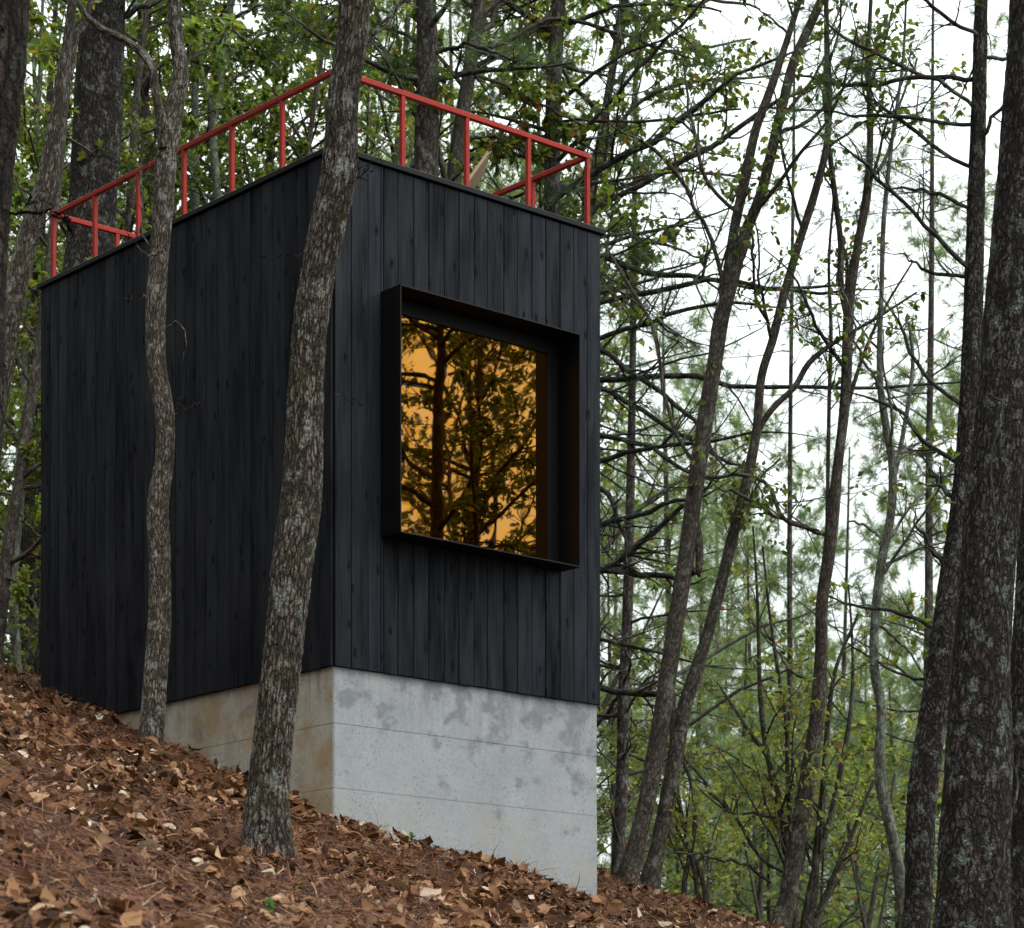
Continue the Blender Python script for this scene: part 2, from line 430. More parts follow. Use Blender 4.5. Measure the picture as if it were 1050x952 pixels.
def mat_concrete(name, stained):
    m, nt, out = new_mat(name); N = NT(nt)
    v = N.attr('rest').outputs['Vector']
    a = N.noise(v, 2.2, 6, .6); f = N.noise(v, 28, 5, .7); f2 = N.noise(v, 140, 3, .6)
    base = [(.3, (.22, .23, .24)), (.55, (.305, .315, .328)), (.75, (.365, .375, .385))]
    if stained:
        base = [(.3, (.32, .285, .23)), (.5, (.42, .38, .31)), (.72, (.50, .465, .39))]
    c = N.ramp(N.math('ADD', N.math('MULTIPLY', a, .5), N.math('MULTIPLY', f, .5)), base)
    sx = N.n('ShaderNodeSeparateXYZ', Vector=v)
    bias = N.math('ADD', N.math('MULTIPLY', N.math('SUBTRACT', sx.outputs[2], 2.95), .16), N.math('MULTIPLY', N.math('SUBTRACT', sx.outputs[0], 1.4), .035))
    blot = N.ramp(N.math('ADD', N.noise(N.mapping(v, (1, 1, 1.3), (2.3, 0, 1.1)), 3.4, 3, .55, .15), bias), [(.56, 0.), (.65, 1.)])
    blot = N.math('MULTIPLY', blot, N.ramp(N.noise(v, 16, 3), [(.3, .55), (.6, 1.)]))
    c = N.mix(N.math('MULTIPLY', blot, .75), c, (.135, .143, .152))
    z = N.n('ShaderNodeSeparateXYZ', Vector=v).outputs[2]
    up = N.n('ShaderNodeMapRange', Value=z, From_Min=3.05, From_Max=3.57, To_Min=0., To_Max=.75).outputs[0]
    run = N.ramp(N.noise(N.mapping(v, (9, 9, 1.2)), 1.0, 5, .65), [(.46, 0.), (.62, 1.)])
    c = N.mix(N.math('MULTIPLY', run, up), c, (.16, .165, .175))
    if stained:
        br = N.ramp(N.noise(N.mapping(v, (2.0, 2.0, 2.6), (1, 4, 0)), 1.0, 5, .6), [(.45, 0.), (.62, 1.)])
        c = N.mix(N.math('MULTIPLY', br, .75), c, (.34, .225, .11))
    low = N.n('ShaderNodeMapRange', Value=z, From_Min=2.75, From_Max=2.1, To_Min=0., To_Max=.5).outputs[0]
    c = N.mix(N.math('MULTIPLY', N.ramp(N.noise(v, 3.5, 4), [(.45, 0.), (.65, 1.)]), low), c, (.33, .28, .18))
    pits = N.ramp(N.n('ShaderNodeTexVoronoi', Vector=v, Scale=30.0).outputs[0], [(.13, 1.), (.22, 0.)])
    pits = N.math('MULTIPLY', pits, N.ramp(N.noise(v, 5, 2), [(.42, 0.), (.56, 1.)]))
    c = N.mix(N.math('MULTIPLY', pits, .75), c, (.08, .08, .085))
    b = N.n('ShaderNodeBsdfPrincipled', Base_Color=c, Roughness=.85); b.inputs['Specular IOR Level'].default_value = .25
    nt.links.new(N.bump(N.math('SUBTRACT', N.math('ADD', f, N.math('MULTIPLY', f2, .4)), pits), .3, .006), b.inputs['Normal'])
    nt.links.new(b.outputs[0], out.inputs[0])
    return m


def mat_plain(name, col, rough=.5, spec=.5, metal=0., var=.15, scale=6):
    m, nt, out = new_mat(name); N = NT(nt)
    v = N.n('ShaderNodeTexCoord').outputs['Object']
    n = N.ramp(N.noise(v, scale, 5, .65), [(.3, 1 - var), (.7, 1 + var)])
    b = N.n('ShaderNodeBsdfPrincipled', Base_Color=N.mix(1.0, col, n, 'MULTIPLY'), Roughness=rough, Metallic=metal)
    b.inputs['Specular IOR Level'].default_value = spec
    nt.links.new(N.bump(N.noise(v, scale * 9, 3), .12, .002), b.inputs['Normal'])
    nt.links.new(b.outputs[0], out.inputs[0])
    return m


def mat_glass():
    m, nt, out = new_mat('amber_mirror_glass'); N = NT(nt)
    v = N.n('ShaderNodeTexCoord').outputs['Object']
    nb = N.bump(N.noise(v, 2.2, 2, .4), .05, .02)
    b = N.n('ShaderNodeBsdfPrincipled', Base_Color=(.41, .168, .016, 1), Metallic=1.0, Roughness=.012, Normal=nb)
    b.inputs['Coat Weight'].default_value = .35; b.inputs['Coat Roughness'].default_value = .01
    nt.links.new(b.outputs[0], out.inputs[0])
    return m


M['ground'] = mat_ground()
M['wood'] = mat_wood('charred_black_boards')
M['concrete'] = mat_concrete('grey_cast_concrete', False)
M['concrete_side'] = mat_concrete('stained_cast_concrete', True)
M['steel'] = mat_plain('black_steel', (.0035, .0035, .004), .5, .2)
M['red'] = mat_plain('red_painted_steel', (.285, .026, .017), .55, .15, var=.12, scale=14)
M['deck'] = mat_plain('dark_roof_membrane', (.06, .058, .055), .85, .2)
M['chair'] = mat_plain('pale_wood', (.36, .25, .15), .6, .3, scale=10)
M['glass'] = mat_glass()


# ------------------------------------------------------------------ tagging
def tag(o, label=None, cat=None, group=None, kind=None):
    for k, v in (('label', label), ('category', cat), ('group', group), ('kind', kind)):
        if v:
            o[k] = v
    return o


def empty(name, loc, rz=0.):
    o = bpy.data.objects.new(name, None); COL.objects.link(o)
    o.location = loc; o.rotation_euler = (0, 0, rz); o.empty_display_size = .2
    return o


# ------------------------------------------------------------------ the cabin
W, L = 2.853, 4.386
C0 = at(342, 840, 20.0)[:2]
AZ = math.atan2(.659, .7525)
Z_ROOF, Z_WOOD = 7.657, 3.576
CORNER = np.array([C0[0], C0[1], 0.])
cabin = empty('cabin', (C0[0], C0[1], 0), AZ)
tag(cabin, 'tall black timber clad cabin on a grey concrete base with a square amber window', 'cabin')
WX0, WX1, WZ0, WZ1 = .453, 2.389, 4.646, 6.605

g = Geo(); g.box(0.004, 0.004, -1.2, W - .004, L - .004, Z_WOOD - .45, cham=0)
g = Geo()


def quadstrip(geo, pts, normal_out, mi):
    geo.add(np.array(pts), [[0, 1, 2, 3]], mi=mi)


# foundation: three pours, each a few mm back or proud of the one below, plain board seams between them
z0, z1, z2, z3 = -1.5, 2.62, 3.13, Z_WOOD - .002
for i, (a, b, ins) in enumerate(((z0, z1, .005), (z1 + .003, z2, .007), (z2 + .003, z3, .006))):
    n0 = len(g.Q)
    lo, hi = ins, ins
    x0, y0, x1, y1 = lo, lo, W - hi, L - hi
    cc = .012
    ring = [(x0 + cc, y0), (x1 - cc, y0), (x1, y0 + cc), (x1, y1), (x0, y1), (x0, y0 + cc)]
    nn = len(ring)
    V = [(x, y, a) for x, y in ring] + [(x, y, b) for x, y in ring]
    for k in range(nn):
        k2 = (k + 1) % nn
        side = 1 if k in (4,) else 0
        vv = np.array([V[k], V[k2], V[nn + k2], V[nn + k]], float)
        # subdivide each face so the seams keep a slightly uneven edge
        g.add(vv, [[0, 1, 2, 3]], mi=side)
    vv = np.array(V[nn:], float)
    g.add(vv, Q=[[0, 1, 2, 3], [0, 3, 4, 5]])
# dark seam cores
g.box(.02, .02, z1 - .01, W - .02, L - .02, z2 + .02)
g.box(.02, .02, z2 - .01, W - .02, L - .02, z3 - .01)
fo = g.build('foundation', [M['concrete'], M['concrete_side']], cabin, smooth=False)
tag(fo, 'blotchy grey concrete base with rusty brown stains on its left side')

bT = .022


def board_wall(length, nb, hole=None):
    """boards of one face in face coordinates: s along, depth outwards, z up -> list of boxes (s0, s1, z0, z1, tint)"""
    edges = np.linspace(0, length, nb + 1)
    edges[1:-1] += rng.normal(size=nb - 1) * .006
    out = []
    for i in range(nb):
        a, b = edges[i], edges[i + 1]
        t = rng.random(); off = rng.random(3) * 30
        zb, zt = Z_WOOD - .006 * rng.random(), Z_ROOF - .055
        segs = [(a, b)]
        if hole:
            h0, h1, hz0, hz1 = hole
            cuts = [a] + [c for c in (h0, h1) if a + .004 < c < b - .004] + [b]
            segs = list(zip(cuts[:-1], cuts[1:]))
            for (p, q) in segs:
                mid = (p + q) / 2
                if h0 < mid < h1:
                    out.append((p, q, zb, hz0, t, off)); out.append((p, q, hz1, zt, t, off))
                else:
                    out.append((p, q, zb, zt, t, off))
        else:
            out.append((a, b, zb, zt, t, off))
    return out


def wall(face, nb, hole=None):
    gg = Geo(); length = W if face in ('front', 'back') else L
    for (a, b, zb, zt, t, off) in board_wall(length, nb, hole):
        a2, b2 = a + .0024, b - .0024
        if face == 'front':
            gg.box(a2, -bT - .004 * rng.random(), zb, b2, 0, zt, t, cham=.004, rest=off)
        elif face == 'back':
            gg.box(a2, L, zb, b2, L + bT, zt, t, cham=.004, rest=off)
        elif face == 'side':
            gg.box(-bT - .004 * rng.random(), a2 - (bT if a < .01 else 0) * 0, zb, 0, b2, zt, t, cham=.004, rest=off)
        else:
            gg.box(W, a2, zb, W + bT, b2, zt, t, cham=.004, rest=off)
    # backing just behind the boards
    e = .0025
    zb, zt = Z_WOOD + .002, Z_ROOF - .06
    if face == 'front':
        h0, h1, hz0, hz1 = hole
        gg.box(.003, e, zb, W - .003, .05, hz0, 0.); gg.box(.003, e, hz1, W - .003, .05, zt, 0.)
        gg.box(.003, e, hz0, h0, .05, hz1, 0.); gg.box(h1, e, hz0, W - .003, .05, hz1, 0.)
    elif face == 'back':
        gg.box(.003, L - .05, zb, W - .003, L - e, zt, 0.)
    elif face == 'side':
        gg.box(e, .055, zb, .05, L - .055, zt, 0.)
    else:
        gg.box(W - .05, .055, zb, W - e, L - .055, zt, 0.)
    return gg.build('wall', M['wood'], cabin, smooth=False)


HOLE = (WX0 + .004, WX1 - .004, WZ0 + .004, WZ1 - .004)
w = wall('front', 18, HOLE); tag(w, 'front wall of blue black knotty boards holding the window')
w = wall('side', 28); tag(w, 'long left wall of near black boards')
wall('back', 18); wall('far', 28)

g = Geo(); g.box(-.004, -.004, Z_ROOF - .30, W + .004, L + .004, Z_ROOF - .16)
g2 = Geo()
rf = Geo(); rf.box(.06, .06, Z_ROOF - .24, W - .06, L - .06, Z_ROOF - .13)
roof = rf.build('roof', M['deck'], cabin, smooth=False)
ov, pw = .045, .16
cp = Geo()
cp.box(-ov, -ov, Z_ROOF - .045, W + ov, pw, Z_ROOF, cham=.004)
cp.box(-ov, L - pw, Z_ROOF - .045, W + ov, L + ov, Z_ROOF, cham=.004)
cp.box(-ov, pw + .002, Z_ROOF - .044, pw, L - pw - .002, Z_ROOF - .001, cham=.004)
cp.box(W - pw, pw + .002, Z_ROOF - .044, W + ov, L - pw - .002, Z_ROOF - .001, cham=.004)
cp.build('coping', M['steel'], roof, smooth=False)
pp = Geo()
pp.box(.051, .051, Z_ROOF - .4, W - .051, .09, Z_ROOF - .048); pp.box(.051, L - .09, Z_ROOF - .4, W - .051, L - .051, Z_ROOF - .048)
pp.box(.051, .092, Z_ROOF - .4, .09, L - .092, Z_ROOF - .048); pp.box(W - .09, .092, Z_ROOF - .4, W - .051, L - .092, Z_ROOF - .048)
pp.build('parapet', M['deck'], roof, smooth=False)

# window
PR = .274; tk = .012
wf = Geo()
wf.box(WX0, -PR, WZ1 - tk, WX1, .05, WZ1, cham=.0015)
wf.box(WX0, -PR, WZ0, WX1, .05, WZ0 + tk, cham=.0015)
wf.box(WX0, -PR + .001, WZ0 + tk + .001, WX0 + tk, .05, WZ1 - tk - .001, cham=.0015)
wf.box(WX1 - tk, -PR + .001, WZ0 + tk + .001, WX1, .05, WZ1 - tk - .001, cham=.0015)
window = wf.build('window', M['steel'], cabin, smooth=False)
tag(window, 'square window in a deep projecting black steel box')
sw = .115
sh = Geo(); i0, i1, j0, j1 = WX0 + tk + .002, WX1 - tk - .002, WZ0 + tk + .002, WZ1 - tk - .002
sh.box(i0, -.012, j1 - sw, i1, .04, j1, cham=.002); sh.box(i0, -.012, j0, i1, .04, j0 + .03, cham=.002)
sh.box(i0, -.011, j0 + .031, i0 + sw, .04, j1 - sw - .001, cham=.002); sh.box(i1 - sw, -.011, j0 + .031, i1, .04, j1 - sw - .001, cham=.002)
sh.build('sash', M['steel'], window, smooth=False)
pn = Geo(); pn.box(i0 + sw - .01, .004, j0 + .02, i1 - sw + .01, .02, j1 - sw + .01)
pn.build('pane', M['glass'], window, smooth=False)

# railing
ri, tb = .07, .044
zt = 8.31
rl = Geo(); h = tb / 2
rl.box(ri - h, ri - h, zt - tb, W - ri + h, ri + h, zt, cham=.004)
rl.box(ri - h, L - ri - h, zt - tb, W - ri + h, L - ri + h, zt, cham=.004)
rl.box(ri - h + .001, ri + h + .001, zt - tb + .001, ri + h - .001, L - ri - h - .001, zt - .001, cham=.004)
rl.box(W - ri - h + .001, ri + h + .001, zt - tb + .001, W - ri + h - .001, L - ri - h - .001, zt - .001, cham=.004)
railing = rl.build('railing', M['red'], cabin, smooth=False)
tag(railing, 'red square tube railing round the roof edge')
xs, ys = np.linspace(ri, W - ri, 5), np.linspace(ri, L - ri, 7)
posts = [(x, ri) for x in xs] + [(x, L - ri) for x in xs] + [(ri, y) for y in ys[1:-1]] + [(W - ri, y) for y in ys[1:-1]]
for (x, y) in posts:
    pg = Geo(); q = h - .003
    pg.box(x - q, y - q, Z_ROOF - .0005, x + q, y + q, zt - tb + .0015, cham=.003)
    pg.build('post', M['red'], railing, smooth=False)

# the slanted wooden chair back that shows behind the railing
ch = empty('deck_chair', tuple(np.array([C0[0], C0[1], 0]) + np.array([2.20 * .7525 - 1.3 * .659, 2.20 * .659 + 1.3 * .7525, Z_ROOF - .13])), math.radians(6))
tag(ch, 'pale wooden deck chair with slanted back standing on the cabin roof', 'deck chair')
a = math.radians(55)


def slanted(geo, x0, z0_, length, ang, y0, y1, t):
    d = np.array([math.cos(ang), 0, math.sin(ang)]); n = np.array([-math.sin(ang), 0, math.cos(ang)])
    p = np.array([x0, 0, z0_])
    V = []
    for s in (0, length):
        for k in (-t / 2, t / 2):
            for y in (y0, y1):
                V.append(p + d * s + n * k + np.array([0, y, 0]))
    geo.add(np.array(V), [[0, 1, 3, 2], [4, 6, 7, 5], [0, 4, 5, 1], [2, 3, 7, 6], [0, 2, 6, 4], [1, 5, 7, 3]])


bk = Geo()
for k in range(5):
    slanted(bk, -.08, .28, .79, a, -.26 + k * .106, -.26 + k * .106 + .095, .025)
bk.build('backrest', M['chair'], ch, smooth=False)
st = Geo()
for k in range(5):
    st.box(-.50 + k * .088, -.27, .30 + .012 * k * -1 + .03, -.50 + k * .088 + .08, .27, .325 - .012 * k + .03)
st.build('seat', M['chair'], ch, smooth=False)
for y in (-.30, .275):
    for x in (-.48, -.05):
        lg = Geo(); lg.box(x, y, 0, x + .06, y + .025, .5); lg.build('leg', M['chair'], ch, smooth=False)
    ar = Geo(); ar.box(-.55, y - .03, .502, .12, y + .06, .525); ar.build('armrest', M['chair'], ch, smooth=False)

# ------------------------------------------------------------------ ground and litter
xs = np.concatenate([np.linspace(-170, -30, 20), np.linspace(-28, -9, 24), np.arange(-8.5, 6.5, .07), np.linspace(7, 28, 26), np.linspace(30, 170, 20)])
ys = np.concatenate([np.linspace(-60, -6, 16), np.linspace(-5, 7, 16), np.arange(7.3, 29, .07), np.linspace(29.5, 60, 40), np.linspace(63, 260, 24)])
X, Y = np.meshgrid(xs, ys, indexing='ij')
Zg = gz(X, Y)
# smooth continuation of the slope under and around the cabin
V = np.stack([X, Y, Zg], -1).reshape(-1, 3)
nx, ny = len(xs), len(ys)
i, j = np.meshgrid(np.arange(nx - 1), np.arange(ny - 1), indexing='ij')
Q = np.stack([i * ny + j, (i + 1) * ny + j, (i + 1) * ny + j + 1, i * ny + j + 1], -1).reshape(-1, 4)
g = Geo(); g.add(V, Q)
gr = g.build('ground', M['ground']); tag(gr, 'sloping forest floor under brown leaves', kind='structure')


def gnorm(x, y):
    e = .05
    dx = (gz(x + e, y) - gz(x - e, y)) / (2 * e); dy = (gz(x, y + e) - gz(x, y - e)) / (2 * e)
    return nrm(np.stack([-dx, -dy, np.ones_like(dx)], -1))


def inside_cabin(x, y, m=.0):
    dx, dy = x - C0[0], y - C0[1]
    a_ = dx * .7525 + dy * .659; b_ = -dx * .659 + dy * .7525
    return (a_ > -m) & (a_ < W + m) & (b_ > -m) & (b_ < L + m)


def scatter_xy(n):
    """points on the visible wedge of the slope, denser near the camera side"""
    y = 8.5 + (27.5 - 8.5) * rng.random(n * 2) ** .9
    u = -60 + 1050 * rng.random(n * 2)
    x = (u - CU) / F * y
    ok = ~inside_cabin(x, y, .03)
    vv = HZ - gz(x, y) * F / y
    ok &= (vv < 1010)
    x, y = x[ok][:n], y[ok][:n]
    return x, y


g = Geo()
# fallen needles: bundles that share a direction
nb = 18500
x, y = scatter_xy(nb)
keep = rng.random(len(x)) < np.clip(.55 - .55 * (vnoise(x * 1.1 + 40, y * 1.1) + .7 * vnoise(x * 3.1, y * 3.1 + 20)), .2, 1)
x, y = x[keep], y[keep]; nb = len(x)
per = 9
nr = gnorm(x, y)
dirs = nrm(np.stack([rng.normal(size=nb), rng.normal(size=nb), np.zeros(nb)], -1) + np.array([.5, -.3, 0]))
px = np.repeat(np.stack([x, y, gz(x, y) + .004 + .05 * rng.random(nb) ** 2], -1), per, 0)
px[:, :2] += rng.normal(size=(nb * per, 2)) * .05
px[:, 2] = gz(px[:, 0], px[:, 1]) + .004 + .085 * rng.random(nb * per) ** 2.2
d = np.repeat(dirs, per, 0) + rng.normal(size=(nb * per, 3)) * .45
nn = np.repeat(nr, per, 0)
d = nrm(d - (d * nn).sum(1, keepdims=True) * nn + nn * (.10 * rng.normal(size=(nb * per, 1)) + .02))
sd = nrm(np.cross(d, nn)); l = .12 + .16 * rng.random((nb * per, 1)); wd = .0019 + .0012 * rng.random((nb * per, 1))
mid = px + d * l * .5 + nn * .012 * rng.random((nb * per, 1))
tip = px + d * l + sd * rng.normal(size=(nb * per, 1)) * .02
ok = ~inside_cabin(tip[:, 0], tip[:, 1], .012)
px, mid, tip, sd, wd = px[ok], mid[ok], tip[ok], sd[ok], wd[ok]
K = len(px)
V = np.stack([px - sd * wd, px + sd * wd, mid + sd * wd, mid - sd * wd, tip], 1)
b = (np.arange(K) * 5)[:, None]
tn = np.clip(.42 + .30 * rng.normal(size=K), 0, 1)
g.add(V.reshape(-1, 3), Q=b + np.array([0, 1, 2, 3]), T=b + np.array([3, 2, 4]), tint=np.repeat(tn, 5), mi=1)
# fallen leaves
nl = 22000
x, y = scatter_xy(nl); nl = len(x)
dens = vnoise(x * 1.1 + 40, y * 1.1) + .7 * vnoise(x * 3.1, y * 3.1 + 20)
keep = rng.random(nl) < np.clip(.62 + .6 * dens, .18, 1)
x, y = x[keep], y[keep]; nl = len(x)
nr = gnorm(x, y)
up = nrm(nr + .55 * rng.normal(size=(nl, 3)))
d = rng.normal(size=(nl, 3)); d = nrm(d - (d * up).sum(1, keepdims=True) * up); sd = np.cross(up, d)
sz = np.clip(.092 + .040 * rng.normal(size=(nl, 1, 1)), .035, .23)
LL = np.array([[0, 0], [.12, .10], [.3, .22], [.55, .26], [.8, .17], [1, 0], [.8, -.17], [.55, -.26], [.3, -.22], [.12, -.10], [.3, 0], [.55, 0], [.8, 0]])
cu = rng.normal(size=(nl, 1)) * .6; cw = rng.normal(size=(nl, 1)) * 2.0 + .9; tw = rng.normal(size=(nl, 1)) * .5
hh = cu * (LL[None, :, 0] - .5) ** 2 + cw * LL[None, :, 1] ** 2 + tw * LL[None, :, 1] * (LL[None, :, 0] - .5)
wj = 1 + .38 * rng.normal(size=(nl, 13))
c0 = np.stack([x, y, gz(x, y) + .018 + .055 * rng.random(nl)], -1)
V = c0[:, None] + sz * ((LL[None, :, :1] - .5) * d[:, None] + (LL[None, :, 1] * wj)[..., None] * sd[:, None] * .95 + hh[..., None] * up[:, None])
b = (np.arange(nl) * 13)[:, None]
Qs = np.concatenate([b + np.array(q) for q in ([1, 2, 10, 0], [2, 3, 11, 10], [3, 4, 12, 11], [0, 10, 8, 9], [10, 11, 7, 8], [11, 12, 6, 7])])
Ts = np.concatenate([b + np.array(q) for q in ([4, 5, 12], [12, 5, 6])])
bad = inside_cabin(V[..., 0], V[..., 1], -.005).any(1)
tn = np.clip(.46 + .25 * rng.normal(size=nl), 0, 1)
V[bad] -= np.array([0, 0, 3.])
g.add(V.reshape(-1, 3), Q=Qs, T=Ts, tint=np.repeat(tn, 13), mi=0)
lt = g.build('leaf_litter', [M['litter'], M['litter_needle']])
tag(lt, 'brown fallen oak leaves and pine needles covering the slope', 'leaf litter', kind='stuff')

# fallen sticks
def stick(label, pts, y, r0):
    P = []
    for (u, v) in pts:
        # walk the viewing ray onto the ground
        yy = np.linspace(8, 27, 4000); zz = (HZ - v) / F * yy; xx = (u - CU) / F * yy
        k = np.argmax(gz(xx, yy) >= zz); P.append([xx[k], yy[k], gz(xx[k], yy[k]) + .045])
    p = smooth_path(np.array(P), 24); p[:, 2] += .008 * np.sin(np.arange(24) * 1.3)
    gg = Geo(); rr = np.linspace(r0, r0 * .45, 24); rr[0] *= .6; rr[-1] = .002
    tubes(gg, p, rr, 8, lump=.08)
    c, r_, _ = sprout(p[None], rr[None], np.zeros(1, int), 4, .3, .9, (30, 60), (.12, .25), .5, 5, .15, 0, .5)
    tubes(gg, c, r_, 5)
    o = gg.build('fallen_branch', M['dead'], origin=p[0])
    tag(o, label, 'fallen branch', 'fallen sticks on the slope')


stick('bare fallen stick on the leaves right of the thick trunk foot', [(250, 893), (285, 908), (322, 927)], 14, .022)
stick('thin bare fallen stick on the leaves left of the thick trunk foot', [(178, 855), (196, 866), (214, 880)], 14, .014)


def seedling(label, u, v, n, size, h=.08):
    yy = np.linspace(8, 27, 6000); zz = (HZ - v) / F * yy; xx = (u - CU) / F * yy
    k = np.argmax(gz(xx, yy) >= zz); p = np.array([xx[k], yy[k], gz(xx[k], yy[k])])
    e = empty('seedling', p); tag(e, label, 'seedling', 'green seedlings in the leaf litter')
    st = np.zeros((n, 4, 3)); dd = nrm(np.stack([rng.normal(size=n), rng.normal(size=n), 1.2 + rng.random(n)], -1))
    for q in range(1, 4):
        st[:, q] = st[:, q - 1] + dd * h / 3
        dd = nrm(dd + rng.normal(size=(n, 3)) * .3)
    gg = Geo(); tubes(gg, st, np.full((n, 4), .0018), 4); gg.build('stem', M['stem'], e)
    gg = Geo(); put_leaves(gg, st, 3, size, droop=.0, flatn=1.5, tint=(.5, .25), t0=.5, wide=1.2); gg.build('foliage', M['seedling'], e)


seedling('dark green leafy seedling at the bottom below the thick trunk', 277, 942, 5, .036, .07)
seedling('pale green seedling left of the fallen stick by the thick trunk foot', 302, 922, 3, .034, .05)
seedling('small green seedling among the leaves left of the thick trunk', 127, 853, 4, .055)
seedling('tiny green seedling under the concrete base corner', 416, 866, 5, .045)
seedling('bright green seedling on the crest beside the right leaning trunks', 768, 940, 8, .07, .14)
seedling('yellow green seedling on the crest below the right leaning trunks', 722, 923, 6, .06, .10)


# ------------------------------------------------------------------ trees
class Tree:
    def __init__(self, name, label, cat='tree', group=None):
        self.name, self.label, self.cat, self.group = name, label, cat, group
        self.stems = []          # (P, R) of main stems
        self.LP, self.LR, self.LID = [], [], []     # limb levels as batches
        self.crown = Geo()
        self.nl = 0
        self.bare = []

    def stem_px(self, pts, y, n=None, k=24, lump=.05, flare=.35, base=True, y1=None, join=False):
        """pts: (u, v, width px) from the foot upwards at depth y (y1 at the top)"""
        m = len(pts); P = []
        for q, p in enumerate(pts):
            yy = y if y1 is None else y + (y1 - y) * q / (m - 1)
            P.append([*at(p[0], p[1], yy), p[2] / 2 / F * yy])
        P = np.array(P)
        if base:
            zg = float(gz(P[0, 0], P[0, 1])) - .12
            foot = P[0].copy(); foot[2] = zg
            if P[0, 2] - zg > .08:
                if P[0, 2] - zg > .6:
                    dxy = (P[0, :2] - P[1, :2]) / max(P[1, 2] - P[0, 2], .1) * (P[0, 2] - zg) * .6
                    foot[:2] += dxy
                    foot[2] = float(gz(foot[0], foot[1])) - .12
                    foot[3] *= 1.12
                P = np.vstack([foot, P])
            else:
                P[0, 2] = zg
        ln = np.linalg.norm(np.diff(P[:, :3], axis=0), axis=1).sum()
        n = n or int(ln / .09) + 6
        S = smooth_path(P, n)
        S[:, 3] = np.maximum(S[:, 3], .004)
        self.stems.append((S[:, :3], S[:, 3], k, lump, flare if base else 0.))
        return S

    def limb_px(self, pts, y, dy=0., n=14):
        """an explicit limb drawn as (u, v, width px), depth y to y+dy"""
        pts = [(a, b, c * (.82 if c > 4 else 1)) for a, b, c in pts]
        pts = list(pts); n = 14
        if pts[-1][2] > 2.2:
            (ua, va, _), (ub, vb, wb) = pts[-2], pts[-1]
            pts.append((ub + (ub - ua) * .7 + 4 * rng.normal(), vb + (vb - va) * .7 + 4 * rng.normal(), wb * .5)); pts.append((ub + (ub - ua) * 1.3 + 6 * rng.normal(), vb + (vb - va) * 1.3 - 6 + 6 * rng.normal(), 1.0))
        m = len(pts)
        P = np.array([[*at(p[0], p[1], y + dy * q / (m - 1)), p[2] / 2 / F * y] for q, p in enumerate(pts)])
        if pts[0][2] >= 3.1 and self.stems:
            A = np.concatenate([q[0] for q in self.stems]); dd_ = np.linalg.norm(A - P[0, :3], axis=1); kk = dd_.argmin()
            if dd_[kk] < .45:
                P[0, :3] = A[kk]
        S = smooth_path(P, n)
        S[1:-1, :3] += rng.normal(size=(n - 2, 3)) * .012
        if pts[0][2] < 3.1:
            self.bare.append(self.nl)
        self.LP.append(S[None, :, :3]); self.LR.append(np.maximum(S[None, :, 3], .003)); self.LID.append(np.array([self.nl])); self.nl += 1

    def limbs_auto(self, m, stem=0, n=14, **kw):
        P, R = self.stems[stem][:2]
        p, r, _ = sprout(P[None], R[None], np.zeros(1, int), m, n=n, **kw)
        self.LP.append(p); self.LR.append(r); self.LID.append(np.arange(len(p)) + self.nl); self.nl += len(p)

    def limbs(self):
        n = max(p.shape[1] for p in self.LP) if self.LP else 0
        return (np.concatenate(self.LP), np.concatenate(self.LR), np.concatenate(self.LID)) if self.LP else (np.zeros((0, 14, 3)), np.zeros((0, 14)), np.zeros(0, int))

    def finish(self, bark_m, leaf_m=None, levels=(), split=True, kl=7):
        """levels: list of dicts for sprout(); twigs of the last level carry the crown added by the caller through .twigs"""
        P, R, ID = self.limbs()
        allb = [(P, R, ID, kl)]
        ok = ~np.isin(ID, self.bare); cur = (P[ok], R[ok], ID[ok])
        for q, lv in enumerate(levels):
            cur = sprout(cur[0], cur[1], cur[2], **lv)
            allb.append((*cur, 5 if q == 0 else 3))
        self.all = allb; self.twigs = cur[0]
        self.bark_m, self.leaf_m = bark_m, leaf_m
        self.split = split
        return cur[0]

    def link(self):
        base = self.stems[0][0][0].copy(); base[2] += .12
        e = empty(self.name, base); tag(e, self.label, self.cat, self.group)
        g = Geo()
        for (P, R, k, lump, flare) in self.stems:
            tubes(g, P, R, k, lump, flare)
        if not self.split:
            for (P, R, ID, k) in self.all:
                tubes(g, P, R, k)
        g.build('trunk', self.bark_m, e, base)
        if self.split:
            for q in range(self.nl):
                gg = Geo(); any_ = False
                for (P, R, ID, k) in self.all:
                    s = ID == q
                    if s.any():
                        tubes(gg, P[s], R[s], k, lump=.04 if k > 6 else 0); any_ = True
                if any_:
                    gg.build('limb', self.limb_m if hasattr(self, 'limb_m') else self.bark_m, e, base)
        if self.crown.n:
            self.crown.build('crown', self.leaf_m, e, base, smooth=False)
        self.root = e
        return e


def copy_tree(o, parent=None):
    c = o.copy(); COL.objects.link(c)
    if parent is not None:
        c.parent = parent
    for chd in o.children:
        copy_tree(chd, c)
    return c


SUB = dict(m=9, t0=.15, t1=1., ang=(35, 70), ln=(.25, .5), rf=.5, n=7, wob=.16, grav=.02, rmin=.0026, ref=1.3)
TW = dict(m=6, t0=.2, t1=1., ang=(30, 65), ln=(.3, .6), rf=.55, n=5, wob=.2, grav=0., rmin=.0016, ref=.35)

